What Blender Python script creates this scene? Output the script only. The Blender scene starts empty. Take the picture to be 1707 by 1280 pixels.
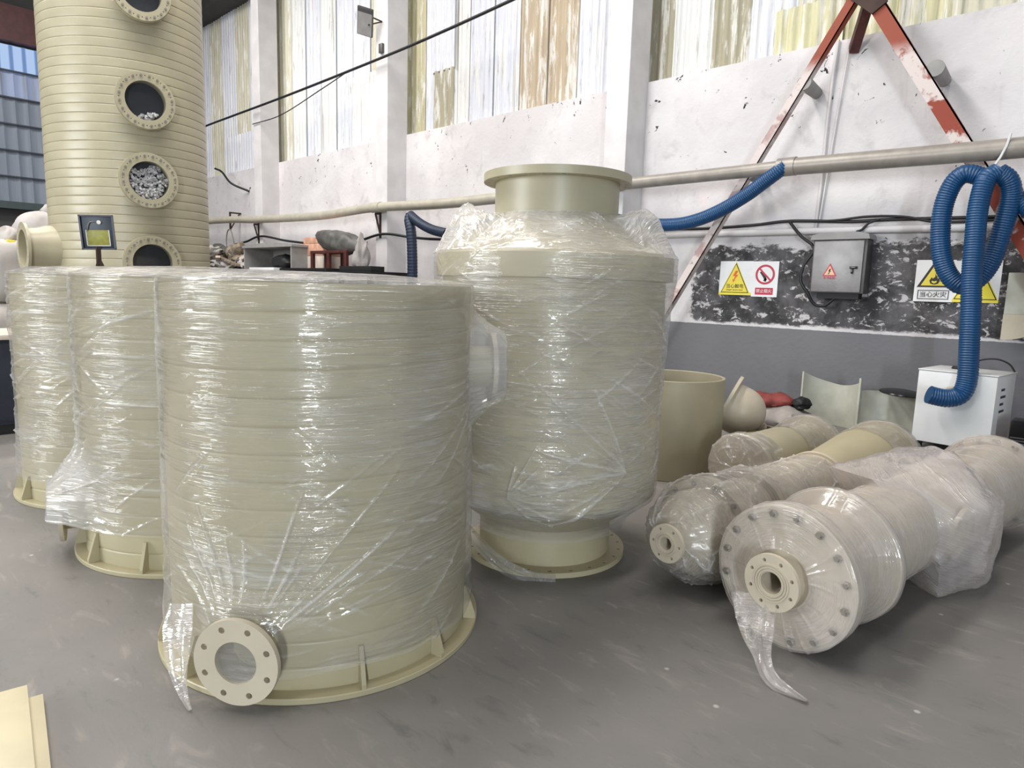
import bpy, bmesh, math, random
import numpy as np
from mathutils import Vector, Matrix

# ------------------------------------------------------------------ camera, world, lights, exposure
sc = bpy.context.scene
COL = sc.collection
F_PX, PITCH, ROLL, AZ = 1117.95, 0.141831, 0.0302005, 0.813233
def _cam():
    cp, sp = math.cos(PITCH), math.sin(PITCH)
    f = np.array([0, cp, -sp]); u = np.array([0, sp, cp]); r = np.array([1., 0, 0])
    c, s = math.cos(ROLL), math.sin(ROLL)
    r, u = c * r + s * u, -s * r + c * u
    R = np.array([[math.sin(AZ), -math.cos(AZ), 0], [math.cos(AZ), math.sin(AZ), 0], [0, 0, 1]])
    r, u, f = R @ r, R @ u, R @ f
    M = Matrix([[r[0], u[0], -f[0], 0], [r[1], u[1], -f[1], 0], [r[2], u[2], -f[2], 1.6], [0, 0, 0, 1]])
    cd = bpy.data.cameras.new('camera'); co = bpy.data.objects.new('camera', cd)
    cd.sensor_fit = 'HORIZONTAL'; cd.sensor_width = 36; cd.lens = F_PX / 1707 * 36
    cd.clip_start = .05; cd.clip_end = 200
    co.matrix_world = M; COL.objects.link(co); sc.camera = co
_cam()
w = bpy.data.worlds.new('world'); sc.world = w; w.use_nodes = True
w.node_tree.nodes['Background'].inputs[0].default_value = (.80, .90, 1.0, 1)
w.node_tree.nodes['Background'].inputs[1].default_value = 0.28
def area(name, loc, target, sx, sy, power, color):
    l = bpy.data.lights.new(name, 'AREA'); l.shape = 'RECTANGLE'; l.size = sx; l.size_y = sy
    l.energy = power; l.color = color
    o = bpy.data.objects.new(name, l); o.location = loc
    o.rotation_euler = (Vector(target) - Vector(loc)).to_track_quat('-Z', 'Y').to_euler()
    COL.objects.link(o); return o
for x, pw in ((-17.5, 820), (-12.0, 900), (-6.5, 850), (-1.0, 380)):   # roof skylight strips
    area('skylight', (x, 1.5, 10.6), (x, 1.5, 0), 1.3, 9.0, pw, (1, .965, .93))
area('doorway_daylight', (9.0, -8.2, 2.05), (-3.0, 2.2, 1.5), 0.85, 4.2, 1050, (.85, .93, 1))   # open door behind the camera
area('side_daylight', (-9.0, -9.5, 4.2), (-5.0, 4, 1.5), 6.0, 3.5, 1050, (.95, .98, 1))       # windows of the opposite wall
vs = sc.view_settings
vs.view_transform = 'Standard'; vs.look = 'None'; vs.gamma = 1; vs.use_curve_mapping = False
vs.exposure = 0.16

random.seed(7)
RNG = np.random.default_rng(11)
PI = math.pi

# ------------------------------------------------------------------ material helpers
def srgb(r, g, b):
    def f(c):
        c /= 255
        return c / 12.92 if c <= .04045 else ((c + .055) / 1.055) ** 2.4
    return (f(r), f(g), f(b), 1)
class NT:
    def __init__(self, name):
        self.m = bpy.data.materials.new(name); self.m.use_nodes = True
        self.t = self.m.node_tree; self.t.nodes.clear()
        self.out = self.n('ShaderNodeOutputMaterial')
    def n(self, kind, **kw):
        x = self.t.nodes.new(kind)
        for k, v in kw.items():
            if k.startswith('i_'):
                key = k[2:]; key = int(key) if key.isdigit() else key.replace('_', ' ')
                self.set(x, key, v)
            else: setattr(x, k, v)
        return x
    def set(self, node, key, v):
        s = node.inputs[key]
        if hasattr(v, 'outputs'): v = v.outputs[0]
        if isinstance(v, bpy.types.NodeSocket): self.t.links.new(v, s)
        else: s.default_value = v
    def math(self, op, a, b=0.0, c=None, clamp=False):
        x = self.n('ShaderNodeMath', operation=op, use_clamp=clamp)
        self.set(x, 0, a); self.set(x, 1, b)
        if c is not None: self.set(x, 2, c)
        return x.outputs[0]
    def mix(self, f, a, b):
        x = self.n('ShaderNodeMix', data_type='RGBA')
        self.set(x, 0, f); self.set(x, 6, a); self.set(x, 7, b)
        return x.outputs[2]
    def noise(self, vec, scale, detail=3, rough=.5, dist=0.0):
        x = self.n('ShaderNodeTexNoise'); self.set(x, 'Vector', vec)
        self.set(x, 'Scale', scale); self.set(x, 'Detail', detail); self.set(x, 'Roughness', rough); self.set(x, 'Distortion', dist)
        return x.outputs[0]
    def scale(self, vec, s, rot=(0, 0, 0), loc=(0, 0, 0)):
        x = self.n('ShaderNodeMapping'); self.set(x, 0, vec); self.set(x, 1, loc); self.set(x, 2, rot); self.set(x, 3, s)
        return x.outputs[0]
    def step(self, v, a, b):
        x = self.n('ShaderNodeMapRange', interpolation_type='SMOOTHSTEP')
        self.set(x, 0, v); self.set(x, 1, a); self.set(x, 2, b)
        return x.outputs[0]
    def obj(self): return self.n('ShaderNodeTexCoord').outputs['Object']
    def uv(self): return self.n('ShaderNodeTexCoord').outputs['UV']
    def pos(self): return self.n('ShaderNodeNewGeometry').outputs['Position']
    def sep(self, v): 
        x = self.n('ShaderNodeSeparateXYZ'); self.set(x, 0, v); return x.outputs
    def bump(self, h, strength=.3, dist=.01):
        x = self.n('ShaderNodeBump'); self.set(x, 'Strength', strength); self.set(x, 'Distance', dist); self.set(x, 'Height', h)
        return x.outputs[0]
    def bsdf(self, color, rough=.5, metal=0., normal=None, spec=.5, **kw):
        x = self.n('ShaderNodeBsdfPrincipled'); self.set(x, 'Base Color', color); self.set(x, 'Roughness', rough)
        self.set(x, 'Metallic', metal); self.set(x, 'Specular IOR Level', spec)
        if normal is not None: self.set(x, 'Normal', normal)
        for k, v in kw.items(): self.set(x, k.replace('_', ' '), v)
        return x
    def done(self, sh): self.t.links.new(sh.outputs[0], self.out.inputs[0]); return self.m

def mat_simple(name, rgb, rough=.5, metal=0., var=.08, scale=6., bump=.1, spec=.5):
    k = NT(name); p = k.obj(); n = k.noise(p, scale, 4)
    c = srgb(*rgb); d = tuple(x * (1 - var * 2) for x in c[:3]) + (1,)
    col = k.mix(k.step(n, .3, .7), d, c)
    return k.done(k.bsdf(col, rough, metal, k.bump(k.noise(p, scale * 8, 3), bump, .004), spec))

M = {}
M['pp'] = mat_simple('cream_plastic', (172, 164, 138), .38, var=.05, scale=3, bump=.06)
M['pp_green'] = mat_simple('pale_green_plastic', (182, 172, 140), .4, var=.05, scale=3, bump=.06)
M['pp_pale'] = mat_simple('ivory_plastic', (198, 187, 166), .42, var=.05, scale=4, bump=.05)
M['pp_tan'] = mat_simple('tan_plastic', (164, 155, 130), .5, var=.06, scale=4)
M['dark'] = mat_simple('black_rubber', (22, 22, 24), .6)
M['black_gloss'] = mat_simple('black_enamel', (14, 14, 16), .25)
M['bolt'] = mat_simple('zinc_bolt', (168, 162, 152), .38, .75)
M['steel'] = mat_simple('stainless_steel', (146, 144, 144), .46, .7, var=.1, scale=5, bump=.25)
M['steel_dark'] = mat_simple('dark_grey_steel', (96, 94, 94), .45, .6)  # darker grey than the stainless steel
M['pipe_grey'] = mat_simple('grey_pipe', (158, 151, 142), .38, .15, var=.12, scale=5)
M['pipe_cream'] = mat_simple('cream_pipe', (180, 174, 158), .45, var=.08)
M['cable'] = mat_simple('black_cable', (26, 26, 30), .5)
M['white_enamel'] = mat_simple('white_enamel', (226, 227, 226), .35, var=.05, scale=2)
M['wood_red'] = mat_simple('brown_wood', (84, 40, 34), .55, var=.2, scale=9)
M['rust_brown'] = mat_simple('rusty_brown_steel', (70, 50, 42), .7, .2, var=.2)
M['carton'] = mat_simple('printed_cardboard', (214, 164, 138), .75, var=.15, scale=7)
M['carton_pale'] = mat_simple('pale_cardboard', (214, 200, 186), .75, var=.1, scale=7)
M['grey_board'] = mat_simple('grey_board', (150, 148, 146), .7)
M['sack'] = mat_simple('grey_woven_sack', (168, 160, 154), .75, var=.18, scale=5, bump=.5)
M['sack_white'] = mat_simple('white_woven_bag', (178, 172, 168), .7, var=.12, scale=3, bump=.5)
M['sack_dark'] = mat_simple('dark_plastic_sack', (92, 90, 86), .45, var=.25, scale=6, bump=.6)
M['scrap'] = mat_simple('dusty_scrap', (150, 136, 118), .8, var=.3, scale=8, bump=.6)
M['navy'] = mat_simple('navy_paint', (44, 50, 62), .45, var=.12)
M['yellow'] = mat_simple('yellow_print', (232, 214, 66), .45, var=.02)
M['olive_led'] = mat_simple('yellow_phosphor', (176, 172, 72), .4, var=.1, scale=30)
M['red'] = mat_simple('red_print', (190, 34, 66), .45, var=.02)
M['orange'] = mat_simple('orange_print', (226, 92, 30), .45, var=.02)
M['black_print'] = mat_simple('black_print', (22, 20, 14), .5, var=.02)
M['white_print'] = mat_simple('white_print', (232, 232, 232), .4, var=.03)
M['red_sack'] = mat_simple('red_cloth', (140, 62, 56), .7, var=.2, scale=9, bump=.5)
M['hood_grey'] = mat_simple('grey_painted_hood', (150, 148, 147), .5)
M['housing'] = mat_simple('grey_lamp_housing', (72, 76, 84), .4, .3)
M['glass_dark'] = None

def m_floor():
    k = NT('painted_concrete_floor'); p = k.pos()
    n1 = k.noise(p, .5, 5, .6); n2 = k.noise(k.scale(p, (1, 3, 1), (0, 0, .5)), 3.5, 6, .65, .6); n3 = k.noise(p, 38, 3)
    c = k.mix(k.step(n1, .3, .72), srgb(108, 106, 103), srgb(126, 121, 116))
    c = k.mix(k.math('MULTIPLY', k.step(n2, .54, .74), .6), c, srgb(150, 144, 137))
    c = k.mix(k.math('MULTIPLY', k.step(n2, .44, .28), .5), c, srgb(84, 84, 84))
    scr = k.noise(k.scale(p, (.6, 26, 1), (0, 0, .75)), 1.6, 4, .6)
    c = k.mix(k.math('MULTIPLY', k.step(scr, .67, .74), .28), c, srgb(160, 155, 150))
    sp = k.n('ShaderNodeTexVoronoi', feature='F1'); k.set(sp, 'Vector', p); k.set(sp, 'Scale', 3.2)
    c = k.mix(k.math('MULTIPLY', k.step(sp.outputs['Distance'], .05, .02), .7), c, srgb(190, 186, 180))
    r = k.math('ADD', .40, k.math('MULTIPLY', n2, .22))
    return k.done(k.bsdf(c, r, 0, k.bump(k.math('ADD', n3, k.math('MULTIPLY', n2, 2.)), .12, .004), .45))
M['floor'] = m_floor()

def m_wall():
    k = NT('peeling_white_plaster'); p = k.pos(); s = k.sep(p); z = s[2]; x = s[0]
    big = k.noise(p, .55, 5, .6); mid = k.noise(p, 2.4, 5, .62, .4); fine = k.noise(p, 14, 5, .65)
    c = k.mix(k.step(big, .35, .7), srgb(200, 196, 197), srgb(219, 216, 216))
    c = k.mix(k.math('MULTIPLY', k.step(mid, .53, .74), .7), c, srgb(180, 176, 177))
    c = k.mix(k.math('MULTIPLY', k.step(k.noise(p, 1.1, 4, .6), .60, .76), .35), c, srgb(214, 190, 190))
    st = k.noise(k.scale(p, (7, 7, .5)), 1.2, 4, .6)
    c = k.mix(k.math('MULTIPLY', k.step(st, .62, .8), .35), c, srgb(178, 174, 172))
    # flakes of old black showing through: a few everywhere, more towards the sill
    near = k.step(z, 3.4, 4.9)
    fl = k.noise(p, 5.5, 6, .72, .6)
    th = k.math('SUBTRACT', .675, k.math('MULTIPLY', near, .045))
    c = k.mix(k.step(k.math('SUBTRACT', fl, th), 0, .012), c, srgb(38, 36, 38))
    # black peeling area over the dado on the right bay
    e = k.math('MULTIPLY', k.math('SUBTRACT', k.noise(p, 2.2, 6, .7), .5), .9)
    e2 = k.math('MULTIPLY', k.math('SUBTRACT', k.noise(k.scale(p, (1, 1, 2), loc=(3, 1, 4)), 2.0, 6, .72), .5), 1.1)
    mk = k.math('MULTIPLY', k.step(k.math('ADD', x, e), -5.06, -4.98), k.step(k.math('ADD', z, k.math('MULTIPLY', e2, .2)), 1.19, 1.225))
    mk = k.math('MULTIPLY', mk, k.step(k.math('ADD', z, k.math('MULTIPLY', e2, .5)), 2.30, 2.24))
    pe = k.noise(k.scale(p, (1, 1, 1.6), (0, .5, 0)), 6.5, 7, .72, .5)
    hole = k.step(pe, .555, .60)
    blk = k.mix(k.step(mid, .35, .7), srgb(50, 50, 51), srgb(104, 102, 104))
    blk = k.mix(k.math('MULTIPLY', k.step(fine, .55, .7), .3), blk, srgb(150, 148, 148))
    c = k.mix(k.math('MULTIPLY', mk, k.math('SUBTRACT', 1., k.math('MULTIPLY', hole, .8))), c, blk)
    # grey dado
    dad = k.mix(k.step(big, .3, .7), srgb(110, 110, 113), srgb(119, 119, 122))
    c = k.mix(k.step(k.math('ADD', z, k.math('MULTIPLY', k.math('SUBTRACT', fine, .5), .02)), 1.172, 1.166), c, dad)
    return k.done(k.bsdf(c, .78, 0, k.bump(k.math('ADD', mid, k.math('MULTIPLY', fine, .5)), .35, .03), .3))
M['wall'] = m_wall()
M['column'] = mat_simple('white_column_paint', (214, 211, 211), .8, var=.06, scale=2.5, bump=.3)

def m_sheet():
    k = NT('overpainted_corrugated_sheet'); p = k.pos()
    oi = k.n('ShaderNodeObjectInfo'); base = oi.outputs['Color']
    off = k.n('ShaderNodeVectorMath', operation='ADD'); k.set(off, 0, p)
    cmb = k.n('ShaderNodeCombineXYZ'); k.set(cmb, 2, k.math('MULTIPLY', oi.outputs['Random'], 40.)); k.set(off, 1, cmb.outputs[0])
    v = off.outputs[0]
    a = k.noise(k.scale(v, (5, 1, .55)), 1.6, 7, .68, .25); b = k.noise(k.scale(v, (22, 1, 1.1)), 1.4, 6, .7)
    st = k.noise(k.scale(v, (14, 1, .22)), 1.0, 5, .62)
    c = k.mix(k.math('MULTIPLY', k.step(a, .5, .58), .75), base, srgb(222, 221, 217))
    c = k.mix(k.math('MULTIPLY', k.step(b, .57, .66), .6), c, srgb(142, 138, 126))
    c = k.mix(k.math('MULTIPLY', k.step(st, .58, .72), .55), c, srgb(128, 124, 114))
    c = k.mix(k.math('MULTIPLY', k.step(k.noise(v, 6, 6, .75), .70, .72), .8), c, srgb(60, 58, 54))
    return k.done(k.bsdf(c, .6, 0, k.bump(b, .2, .01), .35))
M['sheet'] = m_sheet()
def m_endsheet():
    k = NT('blue_grey_cladding'); p = k.pos(); oi = k.n('ShaderNodeObjectInfo')
    n = k.noise(k.scale(p, (1, 6, .3)), 1.2, 4)
    c = k.mix(k.step(n, .3, .7), oi.outputs['Color'], srgb(118, 126, 138))
    return k.done(k.bsdf(c, .5, 0, None, .4))
M['endsheet'] = m_endsheet()
def m_daylight():
    k = NT('translucent_daylight_sheet')
    y = k.sep(k.pos())[1]; rib_shade = k.math('SINE', k.math('MULTIPLY', y, 20.94))
    e = k.n('ShaderNodeEmission'); k.set(e, 0, k.mix(k.step(rib_shade, .2, .95), srgb(186, 212, 250), srgb(120, 150, 200))); k.set(e, 1, .8); return k.done(e)  # glow stands in for daylight behind the sheet, rib shading drawn in
M['daylight'] = m_daylight()

def m_brace(name, base, white):
    k = NT(name); p = k.pos(); n = k.noise(p, 2.6, 5, .6, .4)
    z = k.sep(p)[2]
    c = k.mix(k.step(k.math('ADD', n, white), .48, .56), srgb(*base), srgb(208, 196, 192))
    c = k.mix(k.step(z, 4.28, 4.5), c, srgb(146, 72, 52))
    c = k.mix(k.math('MULTIPLY', k.step(k.noise(p, 16, 4), .58, .7), .5), c, srgb(120, 76, 62))
    return k.done(k.bsdf(c, .65, 0, k.bump(n, .2, .01), .4))
M['brace_white'] = m_brace('red_oxide_under_whitewash', (176, 150, 146), .10)
M['brace_red'] = m_brace('flaking_red_oxide', (142, 62, 44), .0)
M['hose'] = mat_simple('blue_corrugated_hose', (8, 68, 114), .38, var=.06, scale=4, spec=.6)
M['hose_shade'] = mat_simple('shaded_blue_hose', (30, 44, 66), .5, var=.06, scale=4)  # navy stands in for shade on the same blue hose

def m_film(name, haze, tint, bump=.9, sx=1.0, cloud=.32, rough=.16, lines=.14):
    """stretch film: clear plastic, milky where it is creased and layered"""
    k = NT(name); uv = k.uv()
    v = uv
    h1 = k.noise(k.scale(v, (.55 * sx, 34, 1)), 1, 4, .6, .12)
    h2 = k.noise(k.scale(v, (.8 * sx, 30, 1), (0, 0, .44)), 1, 4, .6, .12)
    h3 = k.noise(k.scale(v, (.8 * sx, 30, 1), (0, 0, -.5), (5, 2, 0)), 1, 4, .6, .12)
    h4 = k.noise(k.scale(v, (14, 70, 1), (0, 0, .1)), 1, 3, .6, .3)
    def ridge(h): return k.math('POWER', k.math('SUBTRACT', 1., k.math('MULTIPLY', k.math('ABSOLUTE', k.math('SUBTRACT', h, .5)), 5.), clamp=True), 6)
    r1, r2, r3 = ridge(h1), ridge(h2), ridge(h3)
    area1 = k.noise(uv, 1.3, 3); area2 = k.noise(k.scale(uv, (1, 1, 1), (0, 0, 0), (7, 3, 0)), 1.6, 3); area3 = k.noise(k.scale(uv, (1, 1, 1), (0, 0, 0), (2, 9, 0)), 2.2, 3)
    line = k.math('MULTIPLY', r1, k.step(area3, .42, .58))
    line = k.math('ADD', line, k.math('MULTIPLY', r2, k.step(area1, .5, .62)))
    line = k.math('ADD', line, k.math('MULTIPLY', r3, k.step(area2, .52, .64)))
    at = k.n('ShaderNodeAttribute', attribute_name='haze').outputs['Fac']
    hh = k.math('ADD', k.math('MULTIPLY', line, .8), k.math('MULTIPLY', h4, k.math('ADD', .25, k.math('MULTIPLY', k.step(area2, .45, .6), .7))))
    hh = k.math('ADD', hh, k.math('MULTIPLY', h1, .5))
    nrm = k.bump(hh, bump, .006)
    fac = k.math('ADD', haze, k.math('MULTIPLY', line, lines))
    fac = k.math('ADD', fac, at)
    fac = k.math('ADD', fac, k.math('MULTIPLY', k.step(area1, .48, .75), cloud), clamp=True)
    df = k.n('ShaderNodeBsdfDiffuse'); k.set(df, 0, tint); k.set(df, 'Normal', nrm)
    tl = k.n('ShaderNodeBsdfTranslucent'); k.set(tl, 0, tint)
    md = k.n('ShaderNodeMixShader'); k.set(md, 0, .3); k.set(md, 1, df); k.set(md, 2, tl)
    tr = k.n('ShaderNodeBsdfTransparent'); k.set(tr, 0, (.99, .99, .99, 1))
    m1 = k.n('ShaderNodeMixShader'); k.set(m1, 0, fac); k.set(m1, 1, tr); k.set(m1, 2, md)
    gl = k.n('ShaderNodeBsdfGlossy'); k.set(gl, 'Roughness', rough); k.set(gl, 0, (1, 1, 1, 1)); k.set(gl, 'Normal', nrm)
    fr = k.n('ShaderNodeFresnel'); k.set(fr, 0, 1.5); k.set(fr, 'Normal', nrm)
    m2 = k.n('ShaderNodeMixShader'); k.set(m2, 0, k.math('MINIMUM', k.math('ADD', k.math('MULTIPLY', fr.outputs[0], 1.2), .015), .42)); k.set(m2, 1, m1); k.set(m2, 2, gl)
    return k.done(m2)
M['film'] = m_film('stretch_film', .10, (.93, .92, .91, 1), .7, 1.0, .14, .10, .18)
M['film_thick'] = m_film('layered_stretch_film', .16, (.94, .92, .90, 1), .9, 1.3, .14, .10, .26)
M['film_thin'] = m_film('thin_stretch_film', .10, (.94, .90, .87, 1), 1.1, 2.2, .14, .10, .22)
M['film_pink'] = m_film('milky_stretch_film', .26, (.94, .87, .84, 1), .6, 1.4, .25, .15)

def m_glass():
    k = NT('sight_glass'); g = k.n('ShaderNodeBsdfGlossy'); k.set(g, 'Roughness', .03)
    t = k.n('ShaderNodeBsdfTransparent'); k.set(t, 0, (.9, .93, .95, 1))
    f = k.n('ShaderNodeFresnel'); k.set(f, 0, 1.5)
    m = k.n('ShaderNodeMixShader'); k.set(m, 0, f.outputs[0]); k.set(m, 1, t); k.set(m, 2, g); return k.done(m)
M['glass'] = m_glass()
M['packing'] = mat_simple('white_packing_rings', (226, 219, 216), .6, var=.1, scale=20, bump=.1)
M['inside_shade'] = mat_simple('tower_inside_shade', (40, 38, 44), .6)  # dark tone painted for the unlit inside of the tower
M['ceiling'] = mat_simple('dark_roof_sheet', (70, 66, 64), .7)
M['beam_red'] = mat_simple('dark_red_beam', (78, 40, 40), .6, var=.15)
M['wall_dark'] = mat_simple('dark_lower_wall', (62, 62, 62), .8, var=.15, scale=1.5)
M['plank'] = mat_simple('cream_plastic_board', (200, 190, 158), .42, var=.06, scale=5)
M['tape'] = mat_simple('tie_wrap_white', (225, 225, 225), .4)

# ------------------------------------------------------------------ mesh helpers
class G:                                      # verts, faces, optional uv per vertex
    def __init__(self, v, f, uv=None, att=None): self.v = np.asarray(v, float).reshape(-1, 3); self.f = f; self.uv = uv; self.att = att
    def t(self, m):
        m = np.array(m); v = self.v @ m[:3, :3].T + m[:3, 3]
        f = self.f if np.linalg.det(m[:3, :3]) > 0 else [tuple(reversed(q)) for q in self.f]
        return G(v, f, self.uv, self.att)
    def mv(self, x, y, z): return G(self.v + np.array([x, y, z]), self.f, self.uv)
def join(*gs):
    v, f, uv, o = [], [], [], 0
    for g in gs:
        v.append(g.v); f += [tuple(i + o for i in q) for q in g.f]; o += len(g.v)
        uv.append(np.zeros((len(g.v), 2)) if g.uv is None else g.uv)
    return G(np.concatenate(v), f, np.concatenate(uv))
def frame(p, a, up=(0, 0, 1)):                # local z along a, at p
    a = np.array(a, float); a /= np.linalg.norm(a); up = np.array(up, float)
    if abs(a @ up) > .98: up = np.array([0, 1., 0])
    x = np.cross(up, a); x /= np.linalg.norm(x); y = np.cross(a, x)
    m = np.eye(4); m[:3, 0], m[:3, 1], m[:3, 2], m[:3, 3] = x, y, a, p
    return m
def grid_faces(nr, nc, closed):
    f = []
    for i in range(nr - 1):
        for j in range(nc if closed else nc - 1):
            a = i * nc + j; b = i * nc + (j + 1) % nc
            f.append((a, b, b + nc, a + nc))
    return f
def revolve(prof, n=48, a0=0., a1=2 * PI):
    prof = np.array(prof, float); closed = abs(a1 - a0 - 2 * PI) < 1e-6
    th = np.linspace(a0, a1, n, endpoint=not closed)
    r = np.maximum(prof[:, 0], 1e-4)[:, None]
    v = np.stack([r * np.cos(th), r * np.sin(th), np.repeat(prof[:, 1:2], n, 1)], -1).reshape(-1, 3)
    return G(v, grid_faces(len(prof), n, closed))
def box(x0, y0, z0, x1, y1, z1, bev=0.):
    if bev <= 0:
        v = [(x0, y0, z0), (x1, y0, z0), (x1, y1, z0), (x0, y1, z0), (x0, y0, z1), (x1, y0, z1), (x1, y1, z1), (x0, y1, z1)]
        return G(v, [(3, 2, 1, 0), (4, 5, 6, 7), (0, 1, 5, 4), (1, 2, 6, 5), (2, 3, 7, 6), (3, 0, 4, 7)])
    bm = bmesh.new(); bmesh.ops.create_cube(bm, size=1)
    for q in bm.verts: q.co = Vector(((x0 + x1) / 2 + q.co.x * (x1 - x0), (y0 + y1) / 2 + q.co.y * (y1 - y0), (z0 + z1) / 2 + q.co.z * (z1 - z0)))
    bmesh.ops.bevel(bm, geom=bm.edges[:], offset=bev, segments=2, affect='EDGES', profile=.6)
    return from_bm(bm)
def from_bm(bm):
    bm.verts.ensure_lookup_table(); bm.verts.index_update()
    g = G([tuple(q.co) for q in bm.verts], [tuple(x.index for x in f.verts) for f in bm.faces]); bm.free(); return g
def bar(p, q, w, h, up=(0, 0, 1)):            # rectangular bar from p to q
    p = np.array(p, float); q = np.array(q, float); L = np.linalg.norm(q - p)
    return box(-w / 2, -h / 2, 0, w / 2, h / 2, L).t(frame(p, q - p, up))
def cyl(p, q, r, n=16, r2=None):
    p = np.array(p, float); q = np.array(q, float); L = np.linalg.norm(q - p); r2 = r if r2 is None else r2
    return revolve([(0, 0), (r, 0), (r, 0), (r2, L), (r2, L), (0, L)], n).t(frame(p, q - p))
def prism(pts, z0, z1):                       # outline in xy, extruded in z
    n = len(pts); v = [(x, y, z0) for x, y in pts] + [(x, y, z1) for x, y in pts]
    return G(v, [tuple(range(n - 1, -1, -1)), tuple(range(n, 2 * n))] + [(i, (i + 1) % n, n + (i + 1) % n, n + i) for i in range(n)])
def spline(pts, step=.05, closed=False):
    P = np.array(pts, float); out = []
    Q = np.vstack([2 * P[0] - P[1], P, 2 * P[-1] - P[-2]])
    for i in range(1, len(Q) - 2):
        n = max(2, int(np.linalg.norm(Q[i + 1] - Q[i]) / step))
        for t in np.linspace(0, 1, n, endpoint=False):
            a, b, c, d = Q[i - 1], Q[i], Q[i + 1], Q[i + 2]
            out.append(.5 * (2 * b + (c - a) * t + (2 * a - 5 * b + 4 * c - d) * t * t + (3 * b - a - 3 * c + d) * t ** 3))
    out.append(P[-1]); return np.array(out)
def resample(P, step):
    d = np.r_[0, np.cumsum(np.linalg.norm(np.diff(P, axis=0), axis=1))]
    s = np.arange(0, d[-1], step)
    return np.stack([np.interp(s, d, P[:, i]) for i in range(3)], -1)
def tube(pts, r, n=10, cap=True):             # r number or array
    P = np.array(pts, float); T = np.gradient(P, axis=0); T /= np.linalg.norm(T, axis=1)[:, None] + 1e-12
    u = np.cross(T[0], [0, 0, 1.]); 
    if np.linalg.norm(u) < .1: u = np.cross(T[0], [0, 1., 0])
    u /= np.linalg.norm(u); th = np.linspace(0, 2 * PI, n, endpoint=False); V = []
    R = np.broadcast_to(np.asarray(r, float), (len(P),))
    for p, t, rr in zip(P, T, R):
        u = u - t * (u @ t); u /= np.linalg.norm(u); w_ = np.cross(t, u)
        V.append(p + rr * (np.cos(th)[:, None] * u + np.sin(th)[:, None] * w_))
    f = [tuple(reversed(q)) for q in grid_faces(len(P), n, True)]
    f = grid_faces(len(P), n, True)
    if cap: f += [tuple(range(n - 1, -1, -1)), tuple((len(P) - 1) * n + i for i in range(n))]
    return G(np.concatenate(V), f)
def hose(pts, r, pitch=.026, amp=.0035, n=14):
    P = resample(spline(pts, .02), pitch / 4)
    R = r + amp * np.array([1, .45, -1, .45])[np.arange(len(P)) % 4]
    return tube(P, R, n)
def plate(outer, holes, t):                   # flat plate with holes, outline and holes as point lists, z from 0 to t
    cu = bpy.data.curves.new('tmp', 'CURVE'); cu.dimensions = '2D'; cu.fill_mode = 'BOTH'; cu.extrude = t / 2
    for pts in [outer] + holes:
        s = cu.splines.new('POLY'); s.points.add(len(pts) - 1); s.use_cyclic_u = True
        for p, q in zip(s.points, pts): p.co = (q[0], q[1], 0, 1)
    o = bpy.data.objects.new('tmp', cu); COL.objects.link(o)
    g = from_curve(o); g.v[:, 2] += t / 2
    return g
def from_curve(o):
    dg = bpy.context.evaluated_depsgraph_get(); me = bpy.data.meshes.new_from_object(o.evaluated_get(dg))
    g = G([tuple(v.co) for v in me.vertices], [tuple(p.vertices) for p in me.polygons])
    d = o.data; bpy.data.objects.remove(o); bpy.data.curves.remove(d); bpy.data.meshes.remove(me); return g
def ring(r, n=48, cx=0, cy=0, ph=0): return [(cx + r * math.cos(2 * PI * i / n + ph), cy + r * math.sin(2 * PI * i / n + ph)) for i in range(n)]
def flange(R, r, t, nb, rb, rh, ph=0., n=64):
    return plate(ring(R, n), [ring(r, 40)] + [ring(rh, 12, rb * math.cos(2 * PI * i / nb + ph), rb * math.sin(2 * PI * i / nb + ph)) for i in range(nb)], t)
def text(s, size, t=.002):
    cu = bpy.data.curves.new('tmp', 'FONT'); cu.body = s; cu.size = size; cu.align_x = 'CENTER'; cu.align_y = 'CENTER'; cu.extrude = t / 2; cu.resolution_u = 3
    o = bpy.data.objects.new('tmp', cu); COL.objects.link(o); bpy.context.view_layer.update()
    return from_curve(o)

def mesh_of(name, g, mat, smooth=35):
    me = bpy.data.meshes.new(name)
    me.from_pydata(g.v.tolist(), [], g.f)
    if g.uv is not None:
        uvl = me.uv_layers.new(name='UVMap'); li = np.empty(len(me.loops), int); me.loops.foreach_get('vertex_index', li)
        uvl.data.foreach_set('uv', np.asarray(g.uv, np.float32)[li].ravel())
    if g.att is not None:
        me.attributes.new('haze', 'FLOAT', 'POINT').data.foreach_set('value', np.asarray(g.att, np.float32).ravel())
    me.materials.append(mat)
    if smooth:
        me.shade_smooth(); me.set_sharp_from_angle(angle=math.radians(smooth))
    return me
def ob(name, g, mat, parent=None, smooth=35, **props):
    o = bpy.data.objects.new(name, mesh_of(name, g, mat, smooth) if isinstance(g, G) else g)
    COL.objects.link(o)
    if parent: o.parent = parent
    for k_, v_ in props.items(): o[k_] = v_
    return o
def thing(name, label, cat, loc=(0, 0, 0), group=None, rz=0):
    o = bpy.data.objects.new(name, None); o.empty_display_size = .1; COL.objects.link(o)
    o.location = loc; o.rotation_euler = (0, 0, rz); o['label'] = label; o['category'] = cat
    if group: o['group'] = group
    return o
def tag(o, label, cat, group=None):
    o['label'] = label; o['category'] = cat
    if group: o['group'] = group
    return o
def structure(name, g, mat, parent=None, smooth=0):
    o = ob(name, g, mat, parent, smooth)
    if parent is None: o['kind'] = 'structure'
    return o
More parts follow.
